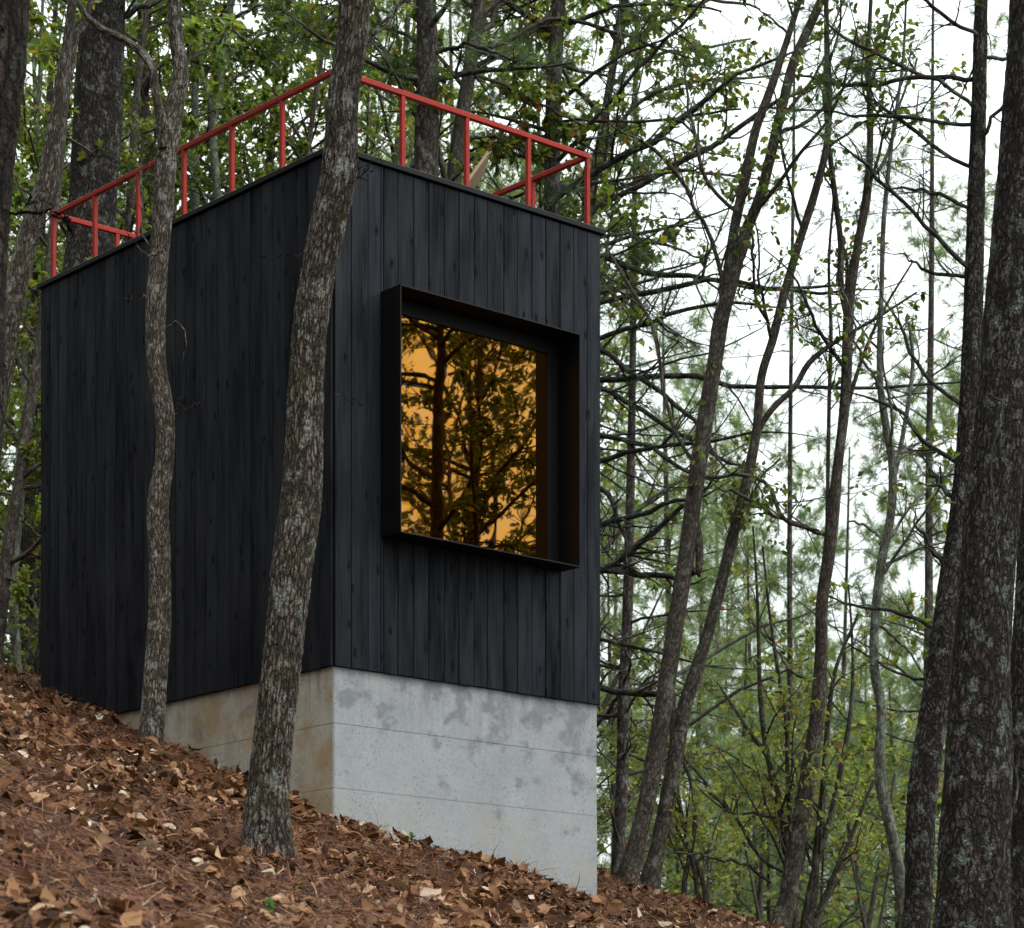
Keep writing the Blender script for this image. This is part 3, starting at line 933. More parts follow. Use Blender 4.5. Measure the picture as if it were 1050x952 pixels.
# -- thick oak in front of the cabin corner
t = Tree('oak_tree', 'thick grey brown oak trunk standing in front of the cabin corner')
t.stem_px([(275, 884, 55), (274, 860, 50), (274, 834, 46), (283, 734, 42), (294, 634, 42), (299, 583, 44), (310, 500, 43), (313, 423, 39), (320, 317, 37), (334, 240, 37), (347, 180, 38),
           (352, 100, 33), (362, 33, 34), (365, -40, 33), (372, -180, 28), (384, -330, 20), (392, -480, 9)], 15.5, n=560, k=96, lump=.04, flare=.45)
t.limb_px([(360, 62, 14), (374, 46, 11), (386, 30, 10), (400, 12, 10), (424, -15, 8), (470, -60, 6)], 15.5, .4)
t.limb_px([(350, 215, 5), (367, 176, 3), (382, 163, 2), (394, 170, 1.5)], 15.4, -.3, n=10)
t.limb_px([(318, 262, 2.5), (290, 263, 1.4), (262, 261, 1)], 15.5, -.4, n=8)
t.limb_px([(332, 402, 2.5), (352, 408, 1.4), (372, 416, 1)], 15.5, -.4, n=8)
t.limb_px([(306, 300, 3), (298, 296, 2), (303, 284, 1.5), (309, 270, 1)], 15.5, -.3, n=8)
t.limbs_auto(9, t0=.70, t1=.98, ang=(35, 65), ln=(.18, .28), rf=.5, wob=.12, grav=.03)
tw = t.finish([M['oak']][0], M['leaf'], [SUB, TW])
big = np.concatenate([p for p, r, i_, k in t.all[2:]]); hi = big[:, 0, 2] > 8.4
put_leaves(t.crown, big[hi], 5, .10, tint=(.42, .2)); t.link()

# -- slim forked oak left of it
t = Tree('oak_tree', 'slim crooked oak trunk with a fork standing before the long left wall')
t.stem_px([(157, 781, 30), (155, 767, 26), (157, 734, 25), (159, 700, 25), (164, 634, 24), (164, 583, 23), (162, 517, 23.5), (169, 467, 20), (168.5, 423, 21), (161.7, 383, 20), (160, 317, 21.5),
           (163, 267, 20), (167, 217, 21), (172, 150, 22), (180, 105, 20), (185, 83, 18), (180, 33, 15), (179, -20, 14), (176, -120, 13), (185, -260, 9), (190, -400, 4)], 20.5, n=520, k=64, lump=.05, flare=.5)
t.stem_px([(168, 152, 13), (166, 128, 12), (160, 95, 10), (154, 66, 9.5), (143, 52, 9), (122, 38, 8.5), (100, 27, 8), (84, 10, 6), (74, -25, 5), (66, -80, 3)], 20.45, n=120, k=28, lump=.07, base=False, y1=20.2)
t.limb_px([(186, 72, 5), (196, 58, 3.5), (216, 46, 2.5), (240, 30, 1.6)], 20.5, .3, 10)
t.limb_px([(150, 262, 4), (146, 240, 3.5), (145, 200, 3.2), (146, 150, 2.8), (142, 110, 2.2), (146, 70, 1.5)], 20.5, -.2, 12)
t.limb_px([(146, 150, 2.5), (132, 125, 1.8), (118, 100, 1.5), (102, 78, 1), (85, 55, .8)], 20.45, -.1, 10)
t.limb_px([(152, 255, 4), (146, 260, 2.5), (137, 247, 1.6), (131, 248, 1)], 20.4, -.3, 8)
t.limb_px([(170, 335, 2), (181, 330, 2), (187, 336, 2), (190, 345, 1.8), (189, 360, 1.2), (187, 370, .8)], 20.4, -.3, 9)
t.limb_px([(179, 425, 1.6), (193, 418, 1.2), (210, 407, .9)], 20.4, -.3, 7)
t.limb_px([(179, 422, 1.3), (186, 408, 1), (193, 402, .7)], 20.4, -.2, 7)
t.limb_px([(152, 303, 1.5), (138, 306, 1.1), (120, 306, .8)], 20.4, -.2, 7)
t.limbs_auto(9, t0=.80, t1=.98, ang=(35, 65), ln=(.14, .24), rf=.55, wob=.12, grav=.03)
t.finish(M['thin_oak'], M['leaf_bright'], [SUB, TW])
big = np.concatenate([p for p, r, i_, k in t.all[2:]]); hi = big[:, 0, 2] > 8.7
put_leaves(t.crown, big[hi], 5, .09, tint=(.45, .2)); t.link()

# -- dark pine at the left edge, near the camera
t = Tree('pine_tree', 'dark rough pine trunk cut by the left edge of the photo')
t.stem_px([(-45, 560, 66), (-28, 440, 64), (-20, 317, 54), (-14, 200, 54), (-8, 133, 54), (0, 67, 56), (3, 0, 58), (2, -120, 56), (5, -400, 46), (10, -800, 30), (12, -1200, 10)], 12.5, n=330, k=64, lump=.04, flare=.1)
t.limb_px([(14, 218, 8), (30, 218, 7), (44, 217, 8), (54, 220, 6)], 12.5, .1, 8)
t.limbs_auto(16, t0=.62, t1=.99, ang=(60, 85), ln=(.16, .26), rf=.4, wob=.08, grav=.03)
t.finish(M['pine_dark'], M['needle'], [SUB, dict(TW, m=4)])
put_needles(t.crown, t.twigs[t.twigs[:, 0, 2] > 6.6], 2, 12, ln=.2, w=.002); t.link()

# -- leaning lichen trunk behind it
t = Tree('oak_tree', 'leaning lichen spotted trunk crossing behind the dark pine at the left edge')
t.stem_px([(-42, 640, 26), (-18, 480, 25), (-3, 410, 24), (6, 350, 23), (16, 300, 22), (24, 262, 22), (36, 220, 21), (46, 190, 21), (56, 140, 19), (64, 90, 17), (69, 45, 11), (74, 0, 9), (84, -110, 8), (88, -260, 5)], 21.5, n=220, k=40, lump=.06)
t.limb_px([(62, 100, 12), (72, 70, 12), (80, 40, 10), (92, 10, 9), (108, -40, 7)], 21.5, .2, 12)
t.limbs_auto(6, t0=.75, t1=.98, ang=(35, 65), ln=(.14, .24), rf=.5, wob=.12, grav=.03)
t.finish(M['thin_oak'], M['leaf_bright'], [SUB, TW]); put_leaves(t.crown, t.twigs, 3, .09, tint=(.5, .2)); t.link()


def pine(label, pts, y, explicit=(), auto=18, t0=.3, k=36, dead_above=None, tufts=2, per=12, bk='pine_far', grp=None, ln=(.10, .18), limb_bk='dead', sub=SUB, twl=None, flare=.2, wneed=.0022, n=None, deadtuft=.0):
    t = Tree('pine_tree', label, 'tree', grp)
    t.stem_px(pts, y, k=k, lump=.055, flare=flare, n=n)
    for e in explicit:
        t.limb_px(e[0], y + (e[2] if len(e) > 2 else 0.), e[1] if len(e) > 1 else 0.)
    if auto:
        t.limbs_auto(auto, t0=t0, t1=.99, ang=(65, 95), ln=ln, rf=.32, wob=.08, grav=.015, flat=.4)
    t.limb_m = M[limb_bk]
    t.finish(M[bk], [M['needle'], M['needle_dead']], [sub, twl or dict(TW, m=4)])
    z = t.twigs[:, 0, 2]
    lim = dead_above if dead_above is not None else -99
    live = t.twigs[z > lim]
    put_needles(t.crown, live, tufts, per, ln=.19, w=wneed, tint=(.45, .2))
    dd = t.twigs[z <= lim]
    if deadtuft and len(dd):
        dd = dd[rng.random(len(dd)) < deadtuft]
        put_needles(t.crown, dd, 2, 10, ln=.15, w=.002, droop=.9, mi=1)
    t.link(); return t


# -- pines behind the cabin
pine('thick dark pine trunk rising behind the left roof corner', [(86, 330, 54), (90, 280, 52), (97, 180, 50), (103, 60, 49), (106, -60, 47), (110, -300, 40), (112, -600, 28), (113, -900, 8)], 27.5,
     [([(112, 30, 10), (135, 12, 8), (165, 0, 7), (190, -20, 5)],), ([(80, 20, 6), (60, -5, 5), (40, -20, 4)],)], auto=20, t0=.55, dead_above=9.5, n=280, bk='pine', k=64)
pine('stout grey pine trunk behind the middle of the front railing', [(440, 300, 27), (437, 167, 25), (438, 83, 23), (437, 0, 21), (434, -150, 19), (430, -420, 12), (430, -640, 4)], 27.0,
     [([(446, 60, 6), (470, 45, 5), (500, 52, 4), (530, 66, 2)], -.5), ([(430, 100, 5), (405, 60, 4), (380, 40, 3)], .5), ([(436, 150, 5), (415, 95, 4), (395, 60, 3), (372, 30, 2)], -.6)], auto=26, t0=.42, dead_above=10.5, deadtuft=.25, n=200)
pine('lichen grey pine trunk behind the right end of the railing with many bare limbs', [(560, 800, 24), (563, 500, 21), (566, 210, 17), (568, 83, 15.5), (573, 0, 14), (576, -150, 12), (580, -380, 8), (582, -560, 3)], 28.0,
     [([(572, 28, 5), (600, 17, 6), (626, 8, 5), (691, 5, 4), (740, 12, 2)], -1.), ([(566, 35, 5), (548, 20, 6), (520, 5, 5), (490, -8, 3)], .5), ([(566, 70, 4), (530, 62, 4), (480, 52, 3), (420, 50, 2)], -.8),
      ([(566, 122, 3), (620, 124, 3), (704, 119, 3), (760, 112, 2)], -1), ([(574, 172, 6), (590, 146, 6), (622, 108, 5), (653, 73, 4.5), (701, 23, 3.5), (740, -20, 2)], -1.2),
      ([(568, 205, 8), (605, 177, 9), (633, 161, 9), (671, 144, 9), (711, 111, 8), (745, 85, 5), (790, 60, 3)], -1.5),
      ([(568, 250, 7), (610, 215, 7), (661, 189, 7), (701, 164, 8), (740, 142, 7), (777, 116, 6), (820, 95, 3)], -1.),
      ([(568, 330, 7), (615, 312, 7), (645, 303, 7), (673, 297, 7), (734, 287, 6), (790, 297, 5), (850, 300, 3)], -1.),
      ([(570, 262, 7), (615, 262, 7), (650, 278, 8), (690, 281, 7), (718, 287, 6), (800, 297, 4), (880, 292, 2)], -.5),
      ([(568, 365, 6), (615, 347, 6), (663, 331, 6), (718, 314, 5), (770, 312, 3)], -1.),
      ([(568, 345, 7), (615, 360, 7), (650, 383, 7), (688, 413, 6), (715, 436, 5), (735, 470, 3)], -1.2),
      ([(568, 396, 8), (615, 391, 8), (663, 385, 8), (718, 389, 7), (758, 396, 6), (840, 398, 5), (938, 394, 3)], -.6),
      ([(568, 385, 7), (615, 398, 7), (667, 425, 6), (712, 455, 5), (750, 475, 3)], -1.3),
      ([(568, 436, 7), (615, 446, 7), (660, 458, 6), (698, 480, 5)], -1.), ([(568, 484, 7), (615, 473, 7), (650, 463, 6), (730, 453, 4)], -1.),
      ([(568, 492, 7), (622, 506, 7), (632, 525, 6), (640, 555, 3)], -.6), ([(568, 556, 7), (615, 540, 7), (655, 528, 7), (694, 514, 5)], -1.), ([(568, 610, 8), (615, 587, 8), (655, 558, 8), (694, 523, 6)], -1.),
      ([(568, 580, 8), (615, 582, 9), (655, 590, 8), (690, 591, 6)], -1.), ([(568, 650, 5), (615, 656, 5), (671, 668, 5)], -.8), ([(568, 702, 7), (615, 707, 8), (669, 712, 8), (685, 713, 5)], -1.)],
     auto=34, t0=.42, dead_above=7.6, k=36, deadtuft=.16, n=260, tufts=1, ln=(.10, .22))
pine('dark pine with bare rising limbs beside the big trunk at the right edge', [(928, 1010, 34), (939, 951, 30), (946, 814, 31), (964, 686, 30), (975, 600, 28), (986, 531, 27), (995, 403, 23), (998, 317, 21), (1002, 167, 18), (1006, 0, 15), (1010, -200, 12), (1014, -420, 8), (1016, -600, 3)], 24.0,
     [([(1000, 80, 6), (940, 80, 6), (890, 87, 5), (850, 84, 4), (815, 78, 2)], .6), ([(995, 128, 5), (960, 125, 5), (925, 121, 4), (860, 118, 2.5)], .8),
      ([(996, 115, 5), (970, 88, 5), (940, 73, 5), (890, 50, 4), (858, 34, 3)], .5), ([(993, 174, 5), (960, 152, 5), (930, 128, 5), (903, 108, 3)], .8),
      ([(993, 276, 6), (965, 248, 6), (935, 218, 5), (900, 182, 5), (876, 160, 3)], -.5), ([(993, 214, 4), (960, 200, 4), (930, 193, 3)], .4), ([(990, 284, 5), (968, 283, 5), (940, 272, 3)], .5),
      ([(985, 420, 6), (960, 395, 5), (936, 362, 4), (918, 325, 3)], .5), ([(978, 478, 6), (950, 455, 6), (925, 425, 5), (898, 410, 3)], .8), ([(972, 515, 6), (962, 495, 6), (954, 482, 5)], .2),
      ([(969, 585, 7), (958, 568, 7), (948, 550, 6)], .1), ([(1000, 42, 4), (960, 10, 4), (930, -20, 3)], -.6), ([(985, 55, 4), (1030, 60, 4), (1060, 62, 3)], .6), ([(1000, 150, 4), (1020, 120, 4), (1040, 95, 3)], -.5),
      ([(948, 645, 4), (925, 630, 4), (880, 622, 3), (850, 612, 2)], .8), ([(955, 700, 4), (920, 690, 3), (870, 660, 2)], .8)],
     auto=22, t0=.62, dead_above=9.0, bk='pine', k=56, n=280, deadtuft=.16, tufts=1)
pine('massive dark pine trunk spotted with pale lichen at the right edge', [(992, 1030, 96), (996, 952, 84), (1004, 771, 70), (1011, 600, 58), (1017, 531, 56), (1030, 403, 56), (1041, 300, 58), (1054, 100, 54), (1060, 0, 52), (1068, -200, 48), (1080, -600, 36), (1086, -1000, 20), (1090, -1250, 6)], 17.0,
     [([(1012, 404, 2.6), (1022, 402, 2.4), (1028, 420, 2.2), (1018, 470, 2.2), (1019, 540, 2.2), (1026, 600, 2.2), (1034, 645, 2.2), (1030, 700, 1.8)], -.06, -.23), ([(1046, 770, 3), (1040, 820, 3), (1026, 880, 3), (1012, 930, 2.6), (1004, 975, 2)], -.05, -.27)], auto=18, t0=.62, dead_above=8, bk='pine', k=110, n=420, flare=.2)
pine('dark pine trunk half outside the right edge behind the massive one', [(1052, 1010, 66), (1058, 800, 58), (1067, 600, 54), (1078, 400, 52), (1096, 200, 48), (1108, 0, 44), (1120, -300, 34), (1130, -800, 8)], 18.5,
     [], auto=14, t0=.6, dead_above=8, bk='pine', k=64, n=260)


def stems(label, specs, y, limbs=(), auto=8, leaf=('leaf', 4, .085, (.5, .2)), t0=.55, bk='stem', name='oak_tree', cat='tree', ln=(.12, .25), grp=None, dy=0., k=20, lv=None, zmin=-99, brown=.03, rf=.45, ang=(30, 60)):
    t = Tree(name, label, cat, grp)
    for q, s in enumerate(specs):
        t.stem_px(s, y + dy * q, k=k, lump=.06, flare=.3, base=(q == 0 or s[0][1] > 860))
    for e in limbs:
        t.limb_px(e, y, .4 * rng.normal())
    if auto:
        for q in range(len(specs)):
            t.limbs_auto(auto, stem=q, t0=t0, t1=.99, ang=ang, ln=ln, rf=rf, wob=.12, grav=.03)
    t.finish(M[bk], M[leaf[0]], lv or [SUB, TW])
    if leaf[1]:
        tw = np.concatenate([t.twigs]); tw = tw[tw[:, 0, 2] > zmin]
        put_leaves(t.crown, tw, leaf[1], leaf[2], tint=leaf[3], brown=brown)
    t.link(); return t


# -- slender oaks right of the cabin
stems('left of two leaning dark oak trunks rooted together right of the concrete base',
      [[(645, 893, 23), (650, 875, 20), (673, 771, 19), (686, 686, 18), (696, 620, 17), (703, 574, 17), (713, 501, 17), (722, 437, 17), (733, 373, 16), (742, 317, 16), (750, 293, 13), (764, 240, 12), (778, 205, 11), (790, 160, 11), (802, 110, 10), (812, 70, 10), (838, 10, 9), (862, -50, 8), (900, -160, 6), (930, -300, 3)],
       [(741, 320, 12), (745, 290, 11), (755, 225, 10), (763, 190, 10), (776, 130, 9), (789, 95, 9), (806, 44, 7), (820, 0, 6), (845, -90, 5), (860, -180, 3)],
       [(703, 574, 9), (714, 590, 8), (717, 560, 8), (712, 520, 7), (716, 480, 6), (724, 430, 6)]],
      25.2, [[(742, 317, 6), (736, 270, 6), (722, 230, 5), (700, 190, 5), (676, 161, 4), (648, 140, 3), (623, 126, 2)], [(757, 222, 5), (728, 190, 4), (715, 150, 4), (706, 110, 3), (700, 60, 2)],
             [(712, 480, 5), (690, 440, 5), (680, 400, 5), (668, 330, 5), (650, 300, 4), (630, 270, 3)]], auto=8, t0=.55, leaf=('leaf', 2.2, .07, (.42, .2)))
stems('right of two leaning dark oak trunks rooted together, splitting into thin tops',
      [[(668, 896, 21), (671, 885, 18), (678, 850, 16), (692, 780, 17), (701, 729, 15), (716, 681, 13), (724, 656, 12), (737, 608, 12), (756, 531, 11), (767, 488, 11), (776, 441, 10), (782, 381, 9), (792, 350, 9), (800, 317, 9), (820, 247, 8.5), (837, 193, 8), (847, 153, 7), (850, 100, 7), (848, 50, 6), (847, 0, 5), (840, -120, 4), (838, -220, 2)],
       [(776, 446, 7), (784, 430, 7), (796, 415, 6.5), (814, 398, 6), (830, 372, 6), (849, 356, 5), (866, 345, 4), (896, 328, 3.5), (940, 300, 2)],
       [(692, 790, 9), (690, 740, 8), (688, 700, 7)]],
      25.4, [[(741, 590, 4), (760, 540, 4), (775, 500, 3), (800, 470, 2)], [(790, 350, 4), (775, 300, 3), (770, 250, 3), (775, 200, 2)], [(716, 490, 4), (735, 488, 5), (765, 487, 5), (790, 500, 4), (806, 536, 4), (840, 544, 2)]],
      auto=9, t0=.5, leaf=('leaf', 1.8, .066, (.5, .2)))
stems('straight slender oak trunk on the crest between the leaning pair and the right pines',
      [[(800, 948, 24), (806, 930, 20), (814, 879, 18), (827, 806, 17), (838, 729, 15), (842, 670, 13), (843, 617, 13), (850, 570, 13), (855, 520, 13), (858, 488, 11), (866, 416, 11), (869, 350, 11), (871, 310, 11), (880, 250, 9), (889, 200, 9), (892, 150, 7), (892, 110, 7), (890, 70, 5), (893, 0, 4), (896, -120, 3)],
       [(869, 330, 6), (862, 290, 7), (862, 250, 6), (856, 200, 6), (850, 150, 5), (846, 100, 4), (848, 40, 3)],
       [(847, 590, 4), (849, 480, 4), (850, 420, 4), (852, 340, 4), (850, 270, 3), (856, 190, 3)],
       [(868, 420, 5), (880, 380, 4), (893, 345, 3.5), (905, 320, 3), (935, 270, 2)]],
      25.6, [[(842, 545, 6), (826, 541, 6), (806, 534, 5), (775, 515, 5), (750, 503, 3)], [(889, 190, 4), (910, 160, 4), (922, 110, 3), (940, 60, 2)], [(892, 95, 4), (903, 60, 3), (915, 10, 2)], [(840, 700, 3), (815, 690, 3), (790, 660, 2)]],
      auto=7, t0=.4, leaf=('leaf', 1.7, .066, (.52, .2)))
stems('thin wavy grey oak trunk just left of the right edge pines',
      [[(930, 990, 17), (928, 943, 15), (921, 890, 13), (913, 849, 12), (903, 800, 12), (902, 771, 11), (904, 729, 10), (897, 690, 10), (898, 626, 9), (904, 575, 9), (914, 525, 9), (915, 476, 9), (909, 440, 8), (903, 400, 7), (902, 350, 6), (904, 300, 5), (906, 230, 5), (914, 150, 4), (926, 60, 3), (930, -30, 2)],
       [(915, 500, 5), (925, 450, 5), (932, 410, 5), (936, 370, 4), (932, 330, 3)]],
      24.6, [[(905, 560, 3), (890, 540, 3), (870, 535, 2)], [(903, 400, 3), (880, 360, 3), (872, 320, 2)], [(899, 640, 3), (925, 660, 3), (945, 690, 2)]], auto=8, t0=.4, leaf=('leaf', 1.8, .066, (.5, .2)), bk='pale')
stems('bushy many stemmed sapling rising from the crest behind the straight slender oak',
      [[(828, 950, 11), (833, 930, 9), (837, 878, 8), (842, 830, 7), (846, 780, 6), (850, 730, 5), (856, 690, 4), (880, 630, 3)],
       [(836, 890, 7), (848, 850, 6), (860, 800, 6), (868, 760, 5), (874, 710, 4), (874, 660, 3), (870, 600, 2)],
       [(810, 890, 8), (804, 850, 7), (792, 800, 6), (786, 770, 6), (780, 720, 5), (778, 660, 4), (776, 600, 3), (772, 540, 2)],
       [(800, 820, 5), (786, 775, 5), (768, 750, 4), (752, 725, 3), (735, 700, 2)],
       [(812, 880, 6), (808, 800, 5), (806, 740, 4), (798, 690, 4), (788, 620, 3), (782, 560, 2)],
       [(842, 930, 7), (855, 900, 6), (868, 870, 5), (884, 830, 4), (896, 800, 3)]],
      26.0, [[(806, 900, 4), (780, 880, 4), (755, 842, 4), (735, 818, 4), (712, 790, 3), (698, 770, 2)], [(790, 905, 3), (770, 890, 3), (735, 880, 3), (690, 874, 2)], [(838, 880, 3), (810, 845, 3), (780, 835, 3), (745, 830, 2), (710, 800, 2)]],
      auto=7, t0=.15, leaf=('leaf_pale', 2.0, .065, (.62, .2)), name='sapling', cat='sapling', ln=(.2, .4), bk='stem', k=12)
stems('small leafy sapling on the crest between the leaning pair and the many stemmed one',
      [[(702, 905, 6), (712, 850, 5), (708, 800, 4), (696, 770, 3), (690, 740, 2)], [(714, 905, 5), (704, 860, 5), (698, 830, 4), (694, 790, 3), (700, 745, 2)], [(722, 910, 5), (712, 880, 4), (694, 850, 3), (690, 830, 2)]],
      25.7, auto=7, t0=.2, leaf=('leaf_pale', 2.4, .065, (.6, .2)), name='sapling', cat='sapling', ln=(.3, .5), k=10)

# -- leafy oaks over and behind the roof
stems('reddish brown oak trunk behind the front railing with green leaves hanging over the roof',
      [[(452, 330, 20), (462, 220, 17), (467, 167, 15), (474, 120, 15), (482, 70, 14), (489, 20, 14), (498, -40, 12), (510, -180, 9), (520, -300, 4)]],
      27.6, [[(484, 60, 7), (520, 40, 6), (560, 20, 5), (620, 30, 4), (680, 50, 3)], [(480, 90, 6), (450, 60, 5), (420, 40, 4), (385, 25, 3)], [(488, 20, 7), (540, -20, 6), (600, -30, 5), (660, 0, 3), (710, 40, 2)],
             [(470, 150, 5), (495, 140, 4), (525, 150, 3), (550, 165, 2)], [(482, 75, 5), (520, 90, 4), (560, 110, 3), (600, 130, 2)], [(490, 10, 5), (450, -20, 5), (400, -10, 4), (360, 10, 3)]],
      auto=10, t0=.5, leaf=('leaf', 8, .088, (.48, .22)), ln=(.2, .35), brown=.05)
stems('leafy oak behind the right roof corner with olive leaves over the bare limbs',
      [[(548, 900, 16), (566, 700, 14), (584, 480, 12), (594, 330, 11), (604, 220, 10), (618, 130, 9), (630, 60, 8), (644, -40, 7), (660, -160, 4)]],
      30.0, [[(604, 220, 6), (640, 190, 5), (690, 175, 4), (735, 180, 3)], [(612, 160, 6), (650, 110, 5), (700, 85, 4), (760, 80, 3)], [(618, 120, 6), (580, 80, 5), (560, 40, 4), (530, 20, 3)], [(630, 60, 6), (680, 20, 5), (730, 0, 4), (780, 10, 2)],
             [(600, 250, 5), (640, 240, 4), (680, 250, 3), (720, 265, 2)], [(597, 320, 4), (640, 270, 3), (665, 250, 2)], [(625, 90, 5), (660, 60, 4), (720, 50, 3), (770, 40, 2)]],
      auto=14, t0=.55, leaf=('leaf', 8, .066, (.5, .22)), ln=(.15, .28), brown=.04)
stems('pale slim tree seen through the left railing with a forked top',
      [[(236, 330, 10), (222, 190, 9), (219, 120, 8), (226, 85, 8), (233, 50, 7), (236, 20, 6), (240, -60, 5), (246, -160, 2)], [(222, 130, 5), (214, 100, 5), (208, 80, 5), (206, 40, 4), (204, -30, 3)]],
      33.0, [[(231, 60, 4), (260, 40, 3), (290, 30, 3), (320, 45, 2)], [(236, 20, 4), (275, 5, 3), (310, 20, 2)], [(207, 60, 3), (190, 30, 3), (170, 20, 2)], [(236, 30, 4), (262, 52, 3), (285, 70, 2)]], auto=9, t0=.62, leaf=('leaf', 9, .066, (.35, .2)), ln=(.1, .2), bk='pale', ang=(40, 75))
stems('pale straight slim tree beside the forked one behind the left railing',
      [[(204, 330, 10), (200, 200, 9), (200, 100, 8), (198, 20, 7), (196, -90, 5), (195, -200, 2)]],
      34.0, [[(200, 90, 4), (225, 60, 3), (255, 30, 2)], [(199, 50, 4), (175, 10, 3), (150, -20, 2)]], auto=12, t0=.6, leaf=('leaf_bright', 9, .066, (.42, .2)), ln=(.1, .2), bk='pale', ang=(40, 75))
stems('low dark leafed tree showing through the left railing above the roof line',
      [[(322, 330, 8), (318, 230, 7), (315, 170, 6), (322, 110, 5), (330, 60, 4), (335, 0, 2)]],
      30.0, [[(316, 180, 4), (300, 150, 3), (285, 140, 2)], [(316, 160, 4), (295, 120, 3), (280, 90, 2)], [(270, 330, 4), (262, 230, 4), (255, 180, 3), (250, 150, 2)]], auto=10, t0=.5, leaf=('leaf', 9, .066, (.38, .2)), ln=(.12, .22), ang=(40, 75))

# -- slender trees in the gap left of the cabin
stems('slim dark leaning tree in the gap between the left edge and the cabin',
      [[(-6, 700, 15), (2, 617, 14), (10, 550, 13), (20, 494, 12), (30, 420, 12), (37, 384, 11), (44, 320, 10), (54, 240, 9), (66, 120, 7), (76, 0, 5), (84, -100, 2)]],
      27.0, [[(22, 480, 4), (40, 455, 3), (60, 430, 2)], [(6, 590, 4), (22, 600, 3), (40, 630, 2)], [(14, 520, 3), (30, 540, 3), (48, 560, 2)]], auto=24, t0=.1, leaf=('leaf_bright', 8, .066, (.55, .2)), ln=(.10, .2), ang=(45, 80))
stems('upright grey tree far back in the gap left of the cabin',
      [[(18, 690, 10), (14, 600, 9), (22, 500, 8), (25, 380, 7), (32, 250, 6), (40, 100, 5), (46, -60, 2)]],
      34.0, auto=26, t0=.1, leaf=('leaf_bright', 9, .066, (.6, .2)), ln=(.10, .2), bk='pale', ang=(45, 80))
stems('leafy green tree behind the leaning trunk at the upper left', [[(128, 330, 9), (134, 200, 8), (140, 100, 7), (150, 20, 6), (160, -60, 4), (166, -140, 2)]],
      32.0, [[(138, 120, 4), (110, 90, 3), (60, 70, 2)], [(142, 90, 4), (180, 60, 3), (220, 70, 2)]], auto=24, t0=.35, leaf=('leaf_bright', 9, .068, (.5, .2)), ln=(.14, .26), ang=(40, 75))

# -- slim trunks far right
pine('slim grey pine trunk standing just right of the concrete base', [(634, 870, 13), (638, 800, 13), (640, 700, 12), (643, 643, 11), (645, 560, 10), (648, 420, 8), (650, 250, 6), (652, 100, 4), (653, 0, 2)], 32.0,
     [([(641, 700, 5), (620, 735, 4), (600, 760, 2)], .5), ([(640, 740, 3), (660, 700, 3), (690, 680, 2)], -.5), ([(640, 770, 3), (665, 780, 3), (700, 760, 2)], .4)], auto=34, t0=.2, k=16, ln=(.10, .2), dead_above=8.0, deadtuft=.1)
pine('thin straight pine pole far behind the many stemmed sapling', [(812, 900, 7), (810, 700, 6), (810, 490, 5), (812, 300, 4), (814, 120, 3), (815, 0, 2)], 42.0, [], auto=38, t0=.3, k=12, ln=(.08, .16), dead_above=8.5, deadtuft=.2)
pine('slim bluish pine pole just left of the right edge pines', [(948, 960, 10), (952, 660, 9), (953, 445, 7), (955, 300, 6), (956, 120, 4), (957, -40, 2)], 40.0, [], auto=42, t0=.15, k=14, ln=(.10, .2), dead_above=5, deadtuft=.2)


# ------------------------------------------------------------------ background kinds, copied
def proto_pine(h, nlimb, ln, t0, nm='needle_pale'):
    t = Tree('pine_tree', 'x')
    n = 30; s = np.linspace(0, 1, n)
    P = np.stack([.25 * np.sin(s * 2.5 + rng.random() * 6), .2 * np.sin(s * 3 + 1), s * h - .2], -1); P[:, :2] -= P[0, :2]
    t.stems.append((P, .0085 * h * (1 - s) + .015, 12, .04, .2))
    t.limbs_auto(nlimb, t0=t0, t1=.99, ang=(60, 95), ln=ln, rf=.3, wob=.08, grav=.03, flat=.4, n=8)
    t.finish(M['pine_far'], [M[nm], M['needle_dead']], [dict(SUB, m=7, n=5, ln=(.25, .5)), dict(TW, m=3, n=3, ln=(.35, .6))], split=False, kl=5)
    put_needles(t.crown, t.twigs, 2, 15, ln=.24, w=.0045, spread=.6, tint=(.5, .22))
    dd = t.twigs[rng.random(len(t.twigs)) < .05]; put_needles(t.crown, dd, 2, 10, ln=.18, w=.003, droop=1., mi=1)
    return t.link()


def proto_broad(h, nlimb, lm, size, tint, m=5, m1=7, m2=3, t0=.12):
    t = Tree('broadleaf_tree', 'x')
    n = 24; s = np.linspace(0, 1, n)
    P = np.stack([.5 * np.sin(s * 2 + rng.random() * 6), .4 * np.sin(s * 2.6 + 1), s * h - .2], -1); P[:, :2] -= P[0, :2]
    t.stems.append((P, .011 * h * (1 - s) + .012, 10, .05, .2))
    t.limbs_auto(nlimb, t0=t0, t1=.99, ang=(35, 75), ln=(.2, .42), rf=.42, wob=.13, grav=.02, n=9)
    t.finish(M['stem'], M[lm], [dict(SUB, m=m1, n=5), dict(TW, m=m2, n=4)], split=False, kl=5)
    put_leaves(t.crown, t.twigs, m, size, tint=tint, brown=.04)
    return t.link()


PINES = [proto_pine(20, 70, (.10, .22), .18), proto_pine(20, 56, (.12, .24), .3), proto_pine(14, 60, (.14, .30), .08, 'needle_pale')]
PH = [20, 20, 14]
BROADS = [proto_broad(8, 22, 'leaf_pale', .08, (.5, .22), 6), proto_broad(6, 18, 'leaf_pale', .075, (.62, .2), 5), proto_broad(9, 24, 'leaf', .10, (.5, .22))]
BROADS += [proto_broad(16, 40, 'leaf_bright', .075, (.5, .2), 8, 9, 5, .3), proto_broad(16, 40, 'leaf', .07, (.5, .2), 8, 9, 5, .3)]
BH = [8, 6, 9, 16, 16]
used = set()


